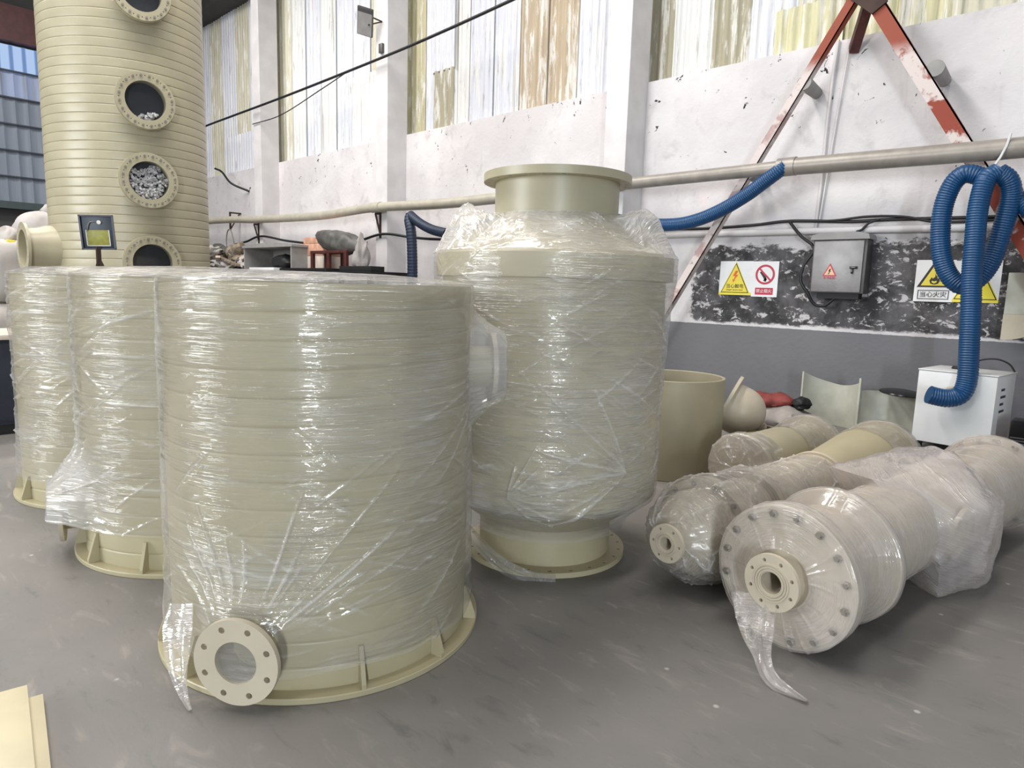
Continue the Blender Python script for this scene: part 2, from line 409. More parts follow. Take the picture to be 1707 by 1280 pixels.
def dup_tree(root, loc, rz=0):
    r = root.copy(); COL.objects.link(r); r.location = loc; r.rotation_euler = (0, 0, rz)
    for ch in root.children:
        c = ch.copy(); COL.objects.link(c); c.parent = r
        for g in ch.children:
            d = g.copy(); COL.objects.link(d); d.parent = c
    return r

# numpy value noise
def vnoise(x, y, seed, per=None):
    r = np.random.default_rng(seed); T = r.random((64, 64))
    xi = np.floor(x).astype(int); yi = np.floor(y).astype(int); fx = x - xi; fy = y - yi
    fx = fx * fx * (3 - 2 * fx); fy = fy * fy * (3 - 2 * fy)
    def g(a, b):
        if per: a = a % per
        return T[a % 64, b % 64]
    return (g(xi, yi) * (1 - fx) + g(xi + 1, yi) * fx) * (1 - fy) + (g(xi, yi + 1) * (1 - fx) + g(xi + 1, yi + 1) * fx) * fy
def fbm(x, y, seed, oct=4):
    s, a = 0, .5
    for i in range(oct): s = s + a * (vnoise(x * 2 ** i, y * 2 ** i, seed + i) - .5); a *= .55
    return s
def crease(S, T, segs):
    """sum of ridge lines in a film sheet; segs rows: s0,t0,s1,t1,width,height"""
    D = np.zeros_like(S)
    for s0, t0, s1, t1, wd, ht in segs:
        m = wd * 3
        tmin, tmax = min(t0, t1) - m, max(t0, t1) + m; smin, smax = min(s0, s1) - m, max(s0, s1) + m
        k = (T > tmin) & (T < tmax) & (S > smin) & (S < smax)
        if not k.any(): continue
        s, t = S[k], T[k]; dx, dy = s1 - s0, t1 - t0; L = math.hypot(dx, dy) + 1e-9
        a = ((s - s0) * dx + (t - t0) * dy) / L; d = ((t - t0) * dx - (s - s0) * dy) / L + .003 * np.sin(a * 9 + s0 * 9)
        env = np.clip(a / L, 0, 1); env = np.sin(env * PI) ** .6 * ((a > 0) & (a < L))
        D[k] += ht * env * np.exp(-(d / wd) ** 2)
    return D
def rand_creases(n, smax, t0, t1, seed, angs=((0, .10), (.35, .12), (-.35, .12)), wts=(.6, .22, .18), Lr=(.15, .8), Wr=(.004, .009), Hr=(.002, .007)):
    r = np.random.default_rng(seed); out = []
    for i in range(n):
        a = angs[r.choice(len(angs), p=wts)]; an = r.normal(*a); L = r.uniform(*Lr)
        s = r.uniform(0, smax); t = r.uniform(t0, t1); wd = r.uniform(*Wr); ht = r.uniform(*Hr) * (1 if r.random() < .75 else -.6)
        out.append((s - L / 2 * math.cos(an), t - L / 2 * math.sin(an), s + L / 2 * math.cos(an), t + L / 2 * math.sin(an), wd, ht))
    return out
def dense_angles(face, nf, nb, half=1.75):
    return np.r_[np.linspace(face - half, face + half, nf, endpoint=False), np.linspace(face + half, face - half + 2 * PI, nb, endpoint=False)]
def film_revolve(prof, ths, ns, segs, seed, amp=.008, bumps=(), radial=None, mat_axis=None, hem=None):
    """film around a turned body. prof: (r,z) polyline, ths: angles (closed), bumps: (theta, z, flange radius, push)"""
    P = np.array(prof, float); d = np.r_[0, np.cumsum(np.hypot(*np.diff(P, axis=0).T))]
    s = np.linspace(0, d[-1], ns); r = np.interp(s, d, P[:, 0]); z = np.interp(s, d, P[:, 1])
    dr, dz = np.gradient(r), np.gradient(z); ln = np.hypot(dr, dz); nr, nz = -dz / ln, dr / ln
    if nr.sum() < 0: nr, nz = -nr, -nz
    n = len(ths); th0 = ths[0]
    Rm = P[:, 0].max(); S = np.repeat(((ths - th0) * Rm)[None], ns, 0); T = np.repeat(z[:, None] if abs(P[-1, 1] - P[0, 1]) > .3 else s[:, None], n, 1)
    A = np.repeat(s[:, None], n, 1)
    per = 2 * PI * Rm
    cth, sth = np.cos(ths)[None], np.sin(ths)[None]
    D = amp * 2 * fbm(cth * 2.3 + 20 + 0 * S, A * 3.0 + 3 * sth, seed) + amp * 1.1 * fbm(S * 9, A * 14, seed + 9)
    K = crease(S, A, segs); D = D + K; hz = np.clip(np.abs(K) / .008, 0, 1) ** 1.6 * .30
    rr = r[:, None] + nr[:, None] * D; zz = z[:, None] + nz[:, None] * D
    for tb, zb, Rf, push, fo in bumps:
        dth = (ths - tb + PI) % (2 * PI) - PI
        dist = np.sqrt((dth[None] * Rm) ** 2 + (z[:, None] - zb) ** 2) + .03 * fbm(S * 5, A * 5, seed + 3)
        hz = np.maximum(hz, .22 * np.clip(1.6 - (dist - Rf) / (Rf * fo), 0, 1) * (push > .1))
        rr = rr + push * np.clip(1 - (dist - Rf) / (Rf * fo), 0, 1) ** 1.5
    if hem is not None:
        hf = hem(ths); wt = np.clip((s - d[-1] * .55) / (d[-1] * .45), 0, 1)[:, None] ** 2
        zz = zz + hf[None] * wt
    if radial is not None: rr = rr + radial(ths[None], zz, A)
    v = np.stack([rr * cth, rr * sth, zz], -1).reshape(-1, 3)
    f = grid_faces(ns, n, True)
    if P[-1, 1] < P[0, 1]: f = [tuple(reversed(q)) for q in f]
    g = G(v, f, np.stack([S, A], -1).reshape(-1, 2), hz.ravel())
    return g if mat_axis is None else g.t(mat_axis)
def sphere_blob(p, r, seed, n=18, amp=.18, sq=1.0):
    th = np.linspace(0, 2 * PI, n * 2, endpoint=False); ph = np.linspace(.02, PI - .02, n)
    TH, PH = np.meshgrid(th, ph); x, y, z = np.sin(PH) * np.cos(TH), np.sin(PH) * np.sin(TH), np.cos(PH)
    if sq != 1:
        pw = lambda a: np.sign(a) * np.abs(a) ** sq
        x, y, z = pw(x), pw(y), pw(z)
    k = 1 + amp * 2 * fbm(x * 2.2 + y * 1.3 + 9, z * 2.2 - y * 1.7 + 9, seed, 4)
    r = np.array(r, float) * np.ones(3)
    return G(np.stack([x * k * r[0] + p[0], y * k * r[1] + p[1], z * k * r[2] + p[2]], -1).reshape(-1, 3),
             [tuple(reversed(q)) for q in grid_faces(n, 2 * n, True)] + [tuple(range(2 * n)), tuple(range(n * 2 * n - 1, (n - 1) * 2 * n - 1, -1))])
def ribbon(path, widths, seed, segw=7, crumple=.012, dirs=None):
    P = spline(path, .02); n = len(P); W_ = np.interp(np.linspace(0, 1, n), np.linspace(0, 1, len(widths)), widths)
    T = np.gradient(P, axis=0); T /= np.linalg.norm(T, axis=1)[:, None]; V = []; UV = []
    for i in range(n):
        d = np.array(dirs if dirs is not None else (1, 0, 0), float); d -= T[i] * (d @ T[i]); d /= np.linalg.norm(d); nn = np.cross(T[i], d)
        for j in range(segw):
            u = j / (segw - 1) - .5
            fold = crumple * (math.sin(j * 2.4 + i * .11) + .8 * float(vnoise(np.array(j * .8), np.array(i * .25), seed)))
            V.append(P[i] + d * u * W_[i] + nn * fold); UV.append((u * W_[i] * 2, i * .02))
    return G(V, grid_faces(n, segw, False), np.array(UV))

# ------------------------------------------------------------------ the hall
structure('floor', G([(-26, -16, 0), (10, -16, 0), (10, 9.7, 0), (-26, 9.7, 0)], [(0, 1, 2, 3)]), M['floor'])
YW = 9.2
structure('wall_right', box(-24, YW, 0, 8, YW + .45, 4.78), M['wall'])                 # long masonry wall the camera looks along
colx = (-18.05, -12.43, -6.43, -.43)
for i, x in enumerate(colx): structure('column', box(x, YW - .5, 0, x + .4, YW + .02, 9.6, .012), M['column'])
structure('ceiling', box(-24.4, -6, 10.9, 8, 9.8, 11.0), M['ceiling'])
structure('trim_1', box(-24, YW - .35, 9.45, 8, YW + .3, 10.9), M['ceiling'])          # dark eaves beam over the windows
# windows: overpainted corrugated sheets between the columns
def corr(wd, ht, amp=.018, pitch=.16):
    n = int(wd / pitch * 8); x = np.linspace(0, wd, n); y = amp * np.cos(2 * PI * x / pitch)
    y = np.clip(y * 1.6, -amp, amp)
    v = np.concatenate([np.stack([x, y, 0 * x], -1), np.stack([x, y, 0 * x + ht], -1)])
    f = [(i, i + 1, n + i + 1, n + i) for i in range(n - 1)]
    return G(v, f)
PAL = dict(c=(196, 192, 172), b=(206, 208, 216), o=(180, 174, 142), t=(176, 160, 136), w=(216, 216, 214), g=(160, 154, 132), y=(200, 196, 160))
def window(no, x0, x1, cols):
    root = bpy.data.objects.new('window_%d' % no, None); COL.objects.link(root); root['kind'] = 'structure'; root.location = (x0 - .35, YW + .24, 4.7)
    wd = (x1 - x0 + .5) / len(cols); me = mesh_of('corrugated_sheet', corr(wd + .03, 4.9), M['sheet'], 40)
    for i, cc in enumerate(cols):
        o = ob('corrugated_sheet', me, None, root); o.location = (i * wd, -.012 * (i % 2), 0); o.color = srgb(*PAL[cc])
    return root, wd
w1, d1 = window(1, -23.9, -18.05, 'cbcbcby'); w2_, d2 = window(2, -17.65, -12.43, 'cwbwbbcy'); w3, d3 = window(3, -12.03, -6.43, 'obwbbttbg'); w4, d4 = window(4, -6.03, -.43, 'gwgbcyycwb')
def patch(root, x, z, wd, ht, cc):
    o = ob('patch_sheet', corr(wd, ht, .018), M['sheet'], root, 40); o.location = (x, -.05, z); o.color = srgb(*PAL[cc])
patch(w1, 3.0, .1, 2.8, 1.1, 'b'); patch(w2_, 3.6, .1, 1.5, 1.6, 'w'); patch(w3, 1.0, .12, .62, 1.15, 'g'); patch(w3, .95, 1.25, .72, 2.2, 'b'); patch(w4, 2.2, .1, .9, .6, 'y')
# far end wall: cladding sheets in courses, a dark base and red beam
EX = -24.0
structure('wall_left', box(EX - .5, -14, 0, EX - .2, 9.6, 10.9), M['wall_dark'])
endw = bpy.data.objects.new('trim_2', None); COL.objects.link(endw); endw['kind'] = 'structure'; endw.location = (EX, 0, 3.6)
def esheet(L, ht):
    y = np.linspace(0, L, int(L / .3 * 4) + 1); x = .02 * np.clip(np.cos(2 * PI * y / .3) * 2 - 1.2, -1, 1)
    n = len(y); v = np.concatenate([np.stack([x, y, 0 * y], -1), np.stack([x - .03, y, 0 * y + ht], -1)])
    return G(v, [(i, i + 1, n + i + 1, n + i) for i in range(n - 1)])
me = mesh_of('cladding_sheet', esheet(2.4, .74), M['endsheet'], 30)
med = mesh_of('daylight_sheet', esheet(2.4, .70), M['daylight'], 30)
for rz_ in range(6):
    for j in range(3):
        dl = rz_ == 5
        o = ob('daylight_sheet' if dl else 'cladding_sheet', med if dl else me, None, endw); o.location = (.02, 1.6 + j * 2.39, rz_ * .72); o.color = srgb(104, 112, 124) if rz_ < 4 else srgb(140, 154, 186)
        if not dl:
            ob('girt', box(-.02, 0, -.018, .05, 2.39, .018), M['navy'], endw, 0).location = (.03, 1.6 + j * 2.39, rz_ * .72 + .72)
structure('trim_3', box(EX - .05, 1.6, 7.95, EX + .25, 8.8, 8.9), M['beam_red'])
structure('trim_4', box(EX - .05, 1.6, 3.42, EX + .12, 8.8, 3.62), mat_simple('dark_green_rail', (52, 66, 66), .6))

# ------------------------------------------------------------------ wrapped tanks (three alike in a row)
def spiral_shell(R, z0, z1, pitch, amp, n=120, per=7):
    th = np.linspace(0, 2 * PI, n, endpoint=False); rows = int((z1 - z0) / pitch + 2) * per
    us = np.array([0, .05, .12, .5, .88, .95][:per] if per == 6 else [0, .05, .12, .4, .7, .9, .96])
    k = np.arange(-per, rows)[:, None]; u = us[k % per]
    zz = z0 + (k // per + u) * pitch + pitch * th[None] / (2 * PI) - pitch
    zz = np.clip(zz, z0, z1)
    r = R + amp * (1 - (np.abs(u - .5) * 2) ** 2) * .5 - amp * (u == 0) * 1.2 + 0 * th[None]
    v = np.stack([r * np.cos(th), r * np.sin(th), zz + 0 * r], -1).reshape(-1, 3)
    nr = len(k); f = grid_faces(nr, n, True)
    # the helix seam joins row i to row i+per
    f2 = []
    for i in range(nr - 1):
        for j in range(n):
            a = i * n + j
            if j < n - 1: f2.append((a, a + 1, a + 1 + n, a + n))
            else:
                i2 = i + per
                if i2 + 1 < nr: f2.append((a, i2 * n, (i2 + 1) * n, a + n))
    return G(v, f2)
TH = 1.60; TR = .668
shell_me = mesh_of('shell', spiral_shell(TR, .02, TH, .106, .0032), M['pp_green'], 50)
liner_me = mesh_of('liner', revolve([(TR - .002, TH - .001), (TR - .025, TH), (TR - .025, .05), (0, .05)], 96), M['pp_green'])
base_me = mesh_of('base_flange', revolve([(TR - .02, .026), (.727, .026), (.73, .022), (.73, .003), (.727, 0), (TR - .04, 0)], 128), M['pp_green'])
gus = prism([(0, 0), (.058, 0), (.058, .02), (.012, .16), (0, .16)], -.009, .009).t(Matrix(((1, 0, 0, 0), (0, 0, -1, 0), (0, 1, 0, 0), (0, 0, 0, 1))))
gus_me = mesh_of('gusset', gus, M['pp_green'], 0)
noz_pipe = revolve([(.10, -.06), (.10, .10), (.083, .10), (.083, -.06)], 40)
noz_fl = flange(.168, .083, .022, 8, .134, .0125, PI / 8).mv(0, 0, .10)
def tank(loc, label, noz, film_fn):
    r = thing('wrapped_tank', label, 'tank', loc, 'film wrapped open top tanks in a row')
    ob('shell', shell_me, None, r); ob('liner', liner_me, None, r); ob('base_flange', base_me, None, r)
    for i in range(12):
        a = math.radians(-32.9 + 30 * i + 13); o = ob('gusset', gus_me, None, r); o.location = ((TR + .002) * math.cos(a), (TR + .002) * math.sin(a), .025); o.rotation_euler = (0, 0, a)
    for (deg, z, fc) in noz:
        a = math.radians(deg); m_ = Matrix(frame((TR * math.cos(a), TR * math.sin(a), z), (math.cos(a), math.sin(a), 0)).tolist())
        p_ = ob('nozzle', noz_pipe.t(m_), M['pp_green'], r); fl = ob('nozzle_flange', noz_fl.t(m_), M['pp_pale'], p_)
        if fc:
            ob('bore_film', G(np.array([(math.cos(t_) * .085, math.sin(t_) * .085, .112) for t_ in np.linspace(0, 2 * PI, 32, endpoint=False)]), [tuple(range(32))], np.array([(math.cos(t_) * .2, math.sin(t_) * .2) for t_ in np.linspace(0, 2 * PI, 32, endpoint=False)])).t(m_), M['film'], p_)
    ob('film', film_fn(), M['film'], r, 60, label='clear stretch film wrapped round the tank')
    return r
R_F = TR + .017
def hemf(seed, base):
    def f(th): return base + .05 * fbm(np.cos(th) * 3 + 9, np.sin(th) * 3 + 9, seed)
    return f
def top_prof(zb, bulge): return [(.02, TH + bulge), (.3, TH + bulge * .95), (.55, TH + bulge * .6), (TR - .02, TH + .016), (TR + .012, TH + .012), (R_F, TH - .02), (R_F + .003, TH - .4), (R_F + .004, .9), (R_F + .008, .35), (R_F + .018, zb)]
def topbump(amp, seed):
    def f(th, z, A): return 0 * z
    return f
FACE = math.radians(-40)
def film1():
    ths = dense_angles(FACE, 520, 90); per = R_F
    off = 1.75 - FACE
    def S(deg): return (math.radians(deg) + off) * (R_F + .018)
    base = .66      # arc length at the rim
    def A(z): return base + (TH - z)
    seg = rand_creases(170, 2.5, .70, 2.0, 3, angs=((0, .03), (.45, .1), (-.3, .12)), wts=(.6, .28, .12), Hr=(.0015, .0045), Lr=(.12, .55))
    seg += rand_creases(110, 2.4, 1.35, 2.2, 4, angs=((.05, .1), (-.5, .15), (.5, .1)), wts=(.5, .3, .2), Hr=(.002, .006), Lr=(.1, .5))
    for k_ in range(13):      # folds fanning from the low nozzle
        a = math.radians(16 + k_ * 4.4 + RNG.normal(0, 3)); L = RNG.uniform(.25, .85) * (1 if k_ < 9 else .6); s0, t0 = S(-55.3) + .17 * math.cos(a), A(.2) - .17 * math.sin(a)
        seg.append((s0, t0, s0 + L * math.cos(a), t0 - L * math.sin(a), RNG.uniform(.004, .008), RNG.uniform(.005, .010)))
    for k_ in range(6):
        a = math.radians(92 + k_ * 11); s0, t0 = S(-55.3) + .16 * math.cos(a), A(.2) - .16 * math.sin(a); L = RNG.uniform(.25, .5)
        seg.append((s0, t0, s0 + L * math.cos(a), t0 - L * math.sin(a), .007, .007))
    for k_ in range(9):       # folds running to the high side nozzle
        a = math.radians(168 + k_ * 9); s0, t0 = S(48) , A(1.2); L = RNG.uniform(.3, .8)
        seg.append((s0, t0, s0 + L * math.cos(a), t0 - L * math.sin(a), RNG.uniform(.006, .012), .006))
    return film_revolve(top_prof(.09, .045), ths, 330, seg, 5, .003, [(math.radians(-55.3), .2, .12, .07, 1.7), (math.radians(54), 1.22, .165, .155, .75)], hem=hemf(2, .03))
tank((-2.748, 1.64, 0), 'nearest film wrapped open tank, bare eight hole flange low on its front', [(-55.3, .2, True), (54, 1.22, False)], film1)
def film2(seed, noz, hem_b):
    def fn():
        ths = dense_angles(math.radians(-70), 420, 80)
        seg = rand_creases(260, 2.4, .70, 2.2, seed, angs=((0, .06), (.3, .12), (-.4, .14)), wts=(.5, .2, .3), Hr=(.002, .009), Lr=(.15, .7))
        off = 1.75 - math.radians(-70); S0 = (math.radians(noz[0]) + off) * (R_F + .018)
        for k_ in range(12):
            a = math.radians(15 + k_ * 14); L = RNG.uniform(.4, .8); seg.append((S0 + .12 * math.cos(a), .66 + TH - noz[1] - .12 * math.sin(a), S0 + L * math.cos(a), .66 + TH - noz[1] - L * math.sin(a), .009, .008))
        pr = [(.02, TH + .07), (.3, TH + .065), (.55, TH + .05), (TR - .02, TH + .022), (TR + .012, TH + .012), (R_F, TH - .02), (R_F + .003, TH - .4), (R_F, 1.0), (R_F - .002, .7), (R_F + .012, .35), (R_F + .02, .2)]
        return film_revolve(pr, ths, 260, seg, seed, .005, [(math.radians(noz[0]), noz[1], .15, .15, 1.8)], hem=hemf(seed, hem_b))
    return fn
tank((-4.225, 1.685, 0), 'middle tank of the wrapped row, film bunched over a low nozzle', [(-107, .235, False)], film2(21, (-107, .26), .02))
tank((-5.722, 1.66, 0), 'farthest open tank of the wrapped row, standing behind the other two', [(120, .3, False)], film2(33, (120, .3), -.02))
t1 = [o for o in COL.objects if o.name == 'wrapped_tank'][0]
ob('film_flap', ribbon([(.13, -.715, .34), (.17, -.745, .22), (.23, -.765, .12), (.285, -.77, .05), (.325, -.765, .01)], [.14, .17, .14, .07, .01], 12, 9, .008, (.97, .26, 0)), M['film_pink'], t1, 60, label='loose corner of film hanging to the floor')
# ------------------------------------------------------------------ middle vessel
VX, VY = -2.62, 3.106
v = thing('wrapped_vessel', 'tall film wrapped vessel with coned shoulders and a flanged neck above the film', 'vessel', (VX, VY, 0))
ob('shell', join(revolve([(.655, .60)] + [(.655 + .004 * (1 if i % 2 else 0), .60 + i * .053) for i in range(1, 20)] + [(.655, 1.66)], 96)), M['pp_green'], v)
ob('shoulder_ring', revolve([(.655, 1.655), (.692, 1.66), (.695, 1.67), (.695, 1.785), (.69, 1.79), (.65, 1.79)], 96), M['pp_green'], v)
ob('top_cone', revolve([(.655, 1.79), (.52, 1.895), (.365, 1.985)], 96), M['pp_green'], v)
ob('neck', revolve([(.362, 1.96), (.362, 2.215), (.345, 2.215), (.345, 1.9)], 72), M['pp'], v)
ob('neck_flange', flange(.43, .345, .045, 24, .40, .011, 0, 96).mv(0, 0, 2.205), M['pp'], v)
ob('bottom_ring', revolve([(.65, .605), (.657, .60), (.660, .59), (.660, .43), (.657, .42), (.64, .42)], 96), M['pp_green'], v)
ob('bottom_cone', revolve([(.66, .42), (.56, .34), (.45, .26), (.40, .23)], 96), M['pp_green'], v)
ob('skirt', revolve([(.405, .24), (.405, .02)], 72), M['pp_green'], v)
ob('base_flange', flange(.498, .36, .03, 24, .465, .011, 0, 96), M['pp_green'], v)
def film_mid():
    face = math.radians(-50); ths = dense_angles(face, 520, 80); off = 1.75 - face; Rm = .735
    def S(deg): return (math.radians(deg) + off) * Rm
    pr = [(.370, 2.02), (.385, 2.008), (.45, 1.972), (.53, 1.915), (.62, 1.855), (.709, 1.803), (.714, 1.79), (.714, 1.66), (.702, 1.61), (.69, 1.45), (.678, 1.2), (.675, .9), (.670, .66), (.672, .60), (.672, .415), (.664, .40), (.58, .33), (.52, .27), (.49, .20)]
    d = np.r_[0, np.cumsum(np.hypot(*np.diff(np.array(pr), axis=0).T))]
    zs = np.array([p[1] for p in pr])
    def A(z): return float(np.interp(-z, -zs, d))
    seg = rand_creases(330, 2.6, A(1.8), A(.4), 8, angs=((0, .05), (.42, .10), (-.42, .10)), wts=(.25, .5, .25), Hr=(.0018, .006), Lr=(.10, .5))
    seg += rand_creases(150, 2.6, 0, A(1.8), 18, angs=((0, .3), (.6, .4), (-.6, .4)), wts=(.4, .3, .3), Hr=(.002, .007), Lr=(.08, .35))
    for k_ in range(16):
        a = math.radians(118 + k_ * 6.5 + RNG.normal(0, 3)); s0, t0 = S(-14), A(.63); L = RNG.uniform(.3, .9); seg.append((s0, t0, s0 + L * math.cos(a), t0 - L * math.sin(a), RNG.uniform(.004, .009), RNG.uniform(.004, .009)))
    for k_ in range(8):
        a = math.radians(-35 + k_ * 16); s0, t0 = S(-70), A(.50); L = RNG.uniform(.2, .5); seg.append((s0, t0, s0 + L * math.cos(a), t0 - L * math.sin(a), .006, .007))
    def rad(th, z, A_): return .02 * np.clip((z - 1.9) * 5, 0, 1) * 2 * fbm(np.cos(th) * 4 + 5 + 0 * z, np.sin(th) * 4 + z * 4, 77)
    g = film_revolve(pr, ths, 330, seg, 14, .004, radial=rad)
    # the film rides up beside the neck and dips in front of it
    vv = g.v; ang = np.arctan2(vv[:, 1], vv[:, 0]); rr_ = np.hypot(vv[:, 0], vv[:, 1]); wgt = np.clip((rr_ - .375) / .15, 0, 1) * np.clip((.70 - rr_) / .10, 0, 1) * (vv[:, 2] > 1.78)
    up = np.maximum(0, -np.cos((ang - face) * 2)) ** .7
    vv[:, 2] += wgt * (.145 * up + .03 * np.sin(ang * 7) * up + .05 * fbm(ang * 3 + 20, rr_ * 8, 5))
    g.att = np.maximum(g.att, (.10 + .30 * np.clip(fbm(ang * 6 + 30, rr_ * 10, 15, 3) * 4, 0, 1)) * (vv[:, 2] > 1.80))
    return g
ob('film', film_mid(), M['film_thick'], v, 60, label='layered stretch film with diagonal creases')
tw = ribbon([(-.30 + .02, -.66, .52), (-.27, -.62, .40), (-.08, -.60, .24), (.12, -.56, .10), (.27, -.47, .02), (.40, -.36, .014)], [.05, .035, .06, .07, .09, .06], 4, 7, .012, (.6, .5, .6))
ob('film_tail', tw, M['film_thick'], v, 60, label='twisted end of the film trailing to the floor')

# ------------------------------------------------------------------ lying columns on the right
def axis_m(x, y, z, deg): a = math.radians(deg); return frame((x, y, z), (math.cos(a), math.sin(a), 0))
def hexbolt(r, h): return join(prism(ring(r, 6), 0, h), prism(ring(r * .5, 8), h, h * 1.7))
def lying(name, label, x, y, z, deg, cat='column'):
    r = thing(name, label, cat, (x, y, 0)); m_ = axis_m(0, 0, z, deg)
    def add(pname, g, mat, sm=35, par=None, **kw): return ob(pname, g.t(m_), mat, par or r, sm, **kw)
    return r, m_, add
r1, m1, add1 = lying('lying_column', 'nearest lying ivory column with large bolted end disc and small eight hole flange', -1.0811, 2.9835, .332, 82.425)
e = add1('end_disc', revolve([(.05, -.002), (.326, -.002), (.331, .004), (.331, .03), (.327, .034), (.05, .034)], 96), M['pp_pale'])
add1('mating_flange', revolve([(.2, .040), (.326, .040), (.331, .045), (.331, .072), (.327, .076), (.2, .076)], 96), M['pp_pale'])
bme = mesh_of('bolt', hexbolt(.019, .014).t(m1 @ frame((0, 0, 0), (0, 0, -1), (0, 1, 0))), M['bolt'], 20)
for i in range(16):
    a = 2 * PI * (i + .4) / 16; o = ob('bolt', bme, None, r1); q = m1[:3, :3] @ np.array([.292 * math.cos(a), .292 * math.sin(a), -.002]); o.location = q
n1 = add1('nozzle', revolve([(.062, .0), (.062, -.085), (.05, -.085), (.05, .03)], 40), M['pp_pale'])
n1f = add1('nozzle_flange', flange(.13, .05, .022, 8, .104, .009, PI / 8).mv(0, 0, -.108), M['pp_pale'], par=n1)
add1('raised_face', join(*[revolve([(q, -.108), (q, -.112), (q + .006, -.112), (q + .006, -.108)], 48) for q in (.056, .068, .08)]), M['pp_pale'], par=n1)
add1('drum', revolve([(.255, .076), (.255, .44)], 64), M['pp_pale'])
add1('second_flange', revolve([(.2, .44), (.326, .44), (.331, .445), (.331, .47), (.327, .475), (.2, .475)], 96), M['pp_pale'])
add1('body', revolve([(.25, .475), (.25, 1.7), (.272, 1.74), (.272, 2.76)], 64), M['pp_pale'])
add1('end_flange', flange(.331, .24, .03, 16, .30, .011, 0, 80).mv(0, 0, 2.78), M['pp_pale'])
bp = mesh_of('bolt', hexbolt(.017, .012).t(m1 @ frame((0, 0, 0), (0, 0, -1), (0, 1, 0))), M['bolt'], 20)
for i in range(16):
    a = 2 * PI * (i + .2) / 16; o = ob('bolt', bp, None, r1); q = m1[:3, :3] @ np.array([.30 * math.cos(a), .30 * math.sin(a), 2.78]); o.location = q
# side branch inside the bag
bm_ = m1 @ frame((0, 0, 1.45), (-1, -.1, 0), (0, 0, 1))
br = ob('side_branch', revolve([(.10, .18), (.10, .25)], 32).t(bm_), M['pp_pale'], r1)
ob('branch_flange', flange(.15, .08, .024, 8, .125, .011).mv(0, 0, .235).t(bm_), M['pp_pale'], br)
# film over drum
def film_h(pr, nth, ns, ncr, seed, mat_axis, amp=.006, Hr=(.002, .007), face=-1.2, angs=((PI / 2, .25), (0, .3)), wts=(.7, .3)):
    ths = np.linspace(0, 2 * PI, nth, endpoint=False)
    L = float(np.hypot(*np.diff(np.array(pr), axis=0).T).sum()); Rm = max(p[0] for p in pr)
    seg = rand_creases(ncr, 2 * PI * Rm, 0, L, seed, angs=angs, wts=wts, Hr=Hr, Lr=(.08, .4), Wr=(.006, .012))
    return film_revolve(pr, ths, ns, seg, seed, amp, mat_axis=mat_axis)
ob('drum_film', film_h([(.135, -.03), (.20, -.018), (.30, -.016), (.336, -.006), (.338, .08), (.325, .10), (.27, .16), (.265, .36), (.32, .43), (.338, .445), (.338, .48), (.30, .50), (.262, .56), (.26, 1.25)], 260, 190, 130, 41, m1, .004, (.001, .005)), M['film_pink'], r1, 60)
# loose bag of film over the branches
def hull_film(pts, seed, cuts=5, amp=.02, uvs=1.2):
    bm = bmesh.new()
    for p in pts: bm.verts.new(p)
    bmesh.ops.convex_hull(bm, input=bm.verts[:])
    bmesh.ops.delete(bm, geom=[q for q in bm.verts if not q.link_faces], context='VERTS')
    bmesh.ops.subdivide_edges(bm, edges=bm.edges[:], cuts=cuts, use_grid_fill=True)
    bmesh.ops.triangulate(bm, faces=bm.faces[:])
    bmesh.ops.subdivide_edges(bm, edges=bm.edges[:], cuts=1, use_grid_fill=True)
    for _ in range(1): bmesh.ops.smooth_vert(bm, verts=bm.verts[:], factor=.25, use_axis_x=True, use_axis_y=True, use_axis_z=True)
    bm.normal_update(); co = np.array([q.co[:] for q in bm.verts]); no = np.array([q.normal[:] for q in bm.verts])
    d = amp * (2 * fbm(co[:, 0] * 4 + co[:, 2] * 3 + 30, co[:, 1] * 4 + co[:, 2] * 2 + 30, seed) + 1.4 * np.abs(fbm(co[:, 0] * 9 + co[:, 2] * 5 + 40, co[:, 1] * 9 - co[:, 2] * 6 + 40, seed + 5)))
    for q, c_ in zip(bm.verts, co + no * d[:, None]): q.co = c_
    for q in bm.verts: q.co.z = max(q.co.z, -.0 + .004)
    g = from_bm(bm); g.uv = np.stack([g.v[:, 1] * uvs + g.v[:, 2] * .4, g.v[:, 2] * uvs + g.v[:, 0] * .7], -1); g.att = np.full(len(g.v), .02) + .5 * np.clip(fbm(g.v[:, 0] * 5 + g.v[:, 2] * 3 + 30, g.v[:, 1] * 5 + 30, seed + 2), 0, 1); return g
X0, Y0 = -1.0811, 2.9835
bag = [(-.52, 4.28, .50), (-.50, 4.6, .48), (-.50, 4.28, .16), (-.50, 4.58, .14), (-.78, 4.75, .70), (-.669, 4.128, .004), (-.525, 4.542, .01), (-.54, 4.78, .42), (-.50, 4.62, .36), (-.756, 4.93, .61), (-1.07, 4.37, .70), (-.95, 4.9, .68), (-1.12, 4.85, .64), (-1.30, 4.25, .58), (-1.02, 3.98, .62), (-.72, 3.98, .40), (-.66, 4.02, .22), (-.9, 4.3, .004), (-1.1, 4.7, .04), (-1.28, 4.6, .2)]
ob('bag_film', hull_film([(a - X0, b - Y0, c) for a, b, c in bag], 9, 5, .034), M['film_pink'], r1, 50, label='loose bag of milky film over the side branches')
ob('rear_film', film_h([(.262, 1.62), (.282, 1.75), (.282, 2.2), (.284, 2.5), (.30, 2.66), (.337, 2.74), (.338, 2.80)], 160, 110, 70, 43, m1, .004), M['film_pink'], r1, 60)
tl = ribbon([(-.10, -.05, .25), (-.05, -.13, .16), (.03, -.25, .09), (.10, -.335, .04), (.17, -.35, .02), (.265, -.357, .012)], [.24, .19, .14, .07, .06, .01], 6, 9, .016, (.8, .1, .3))
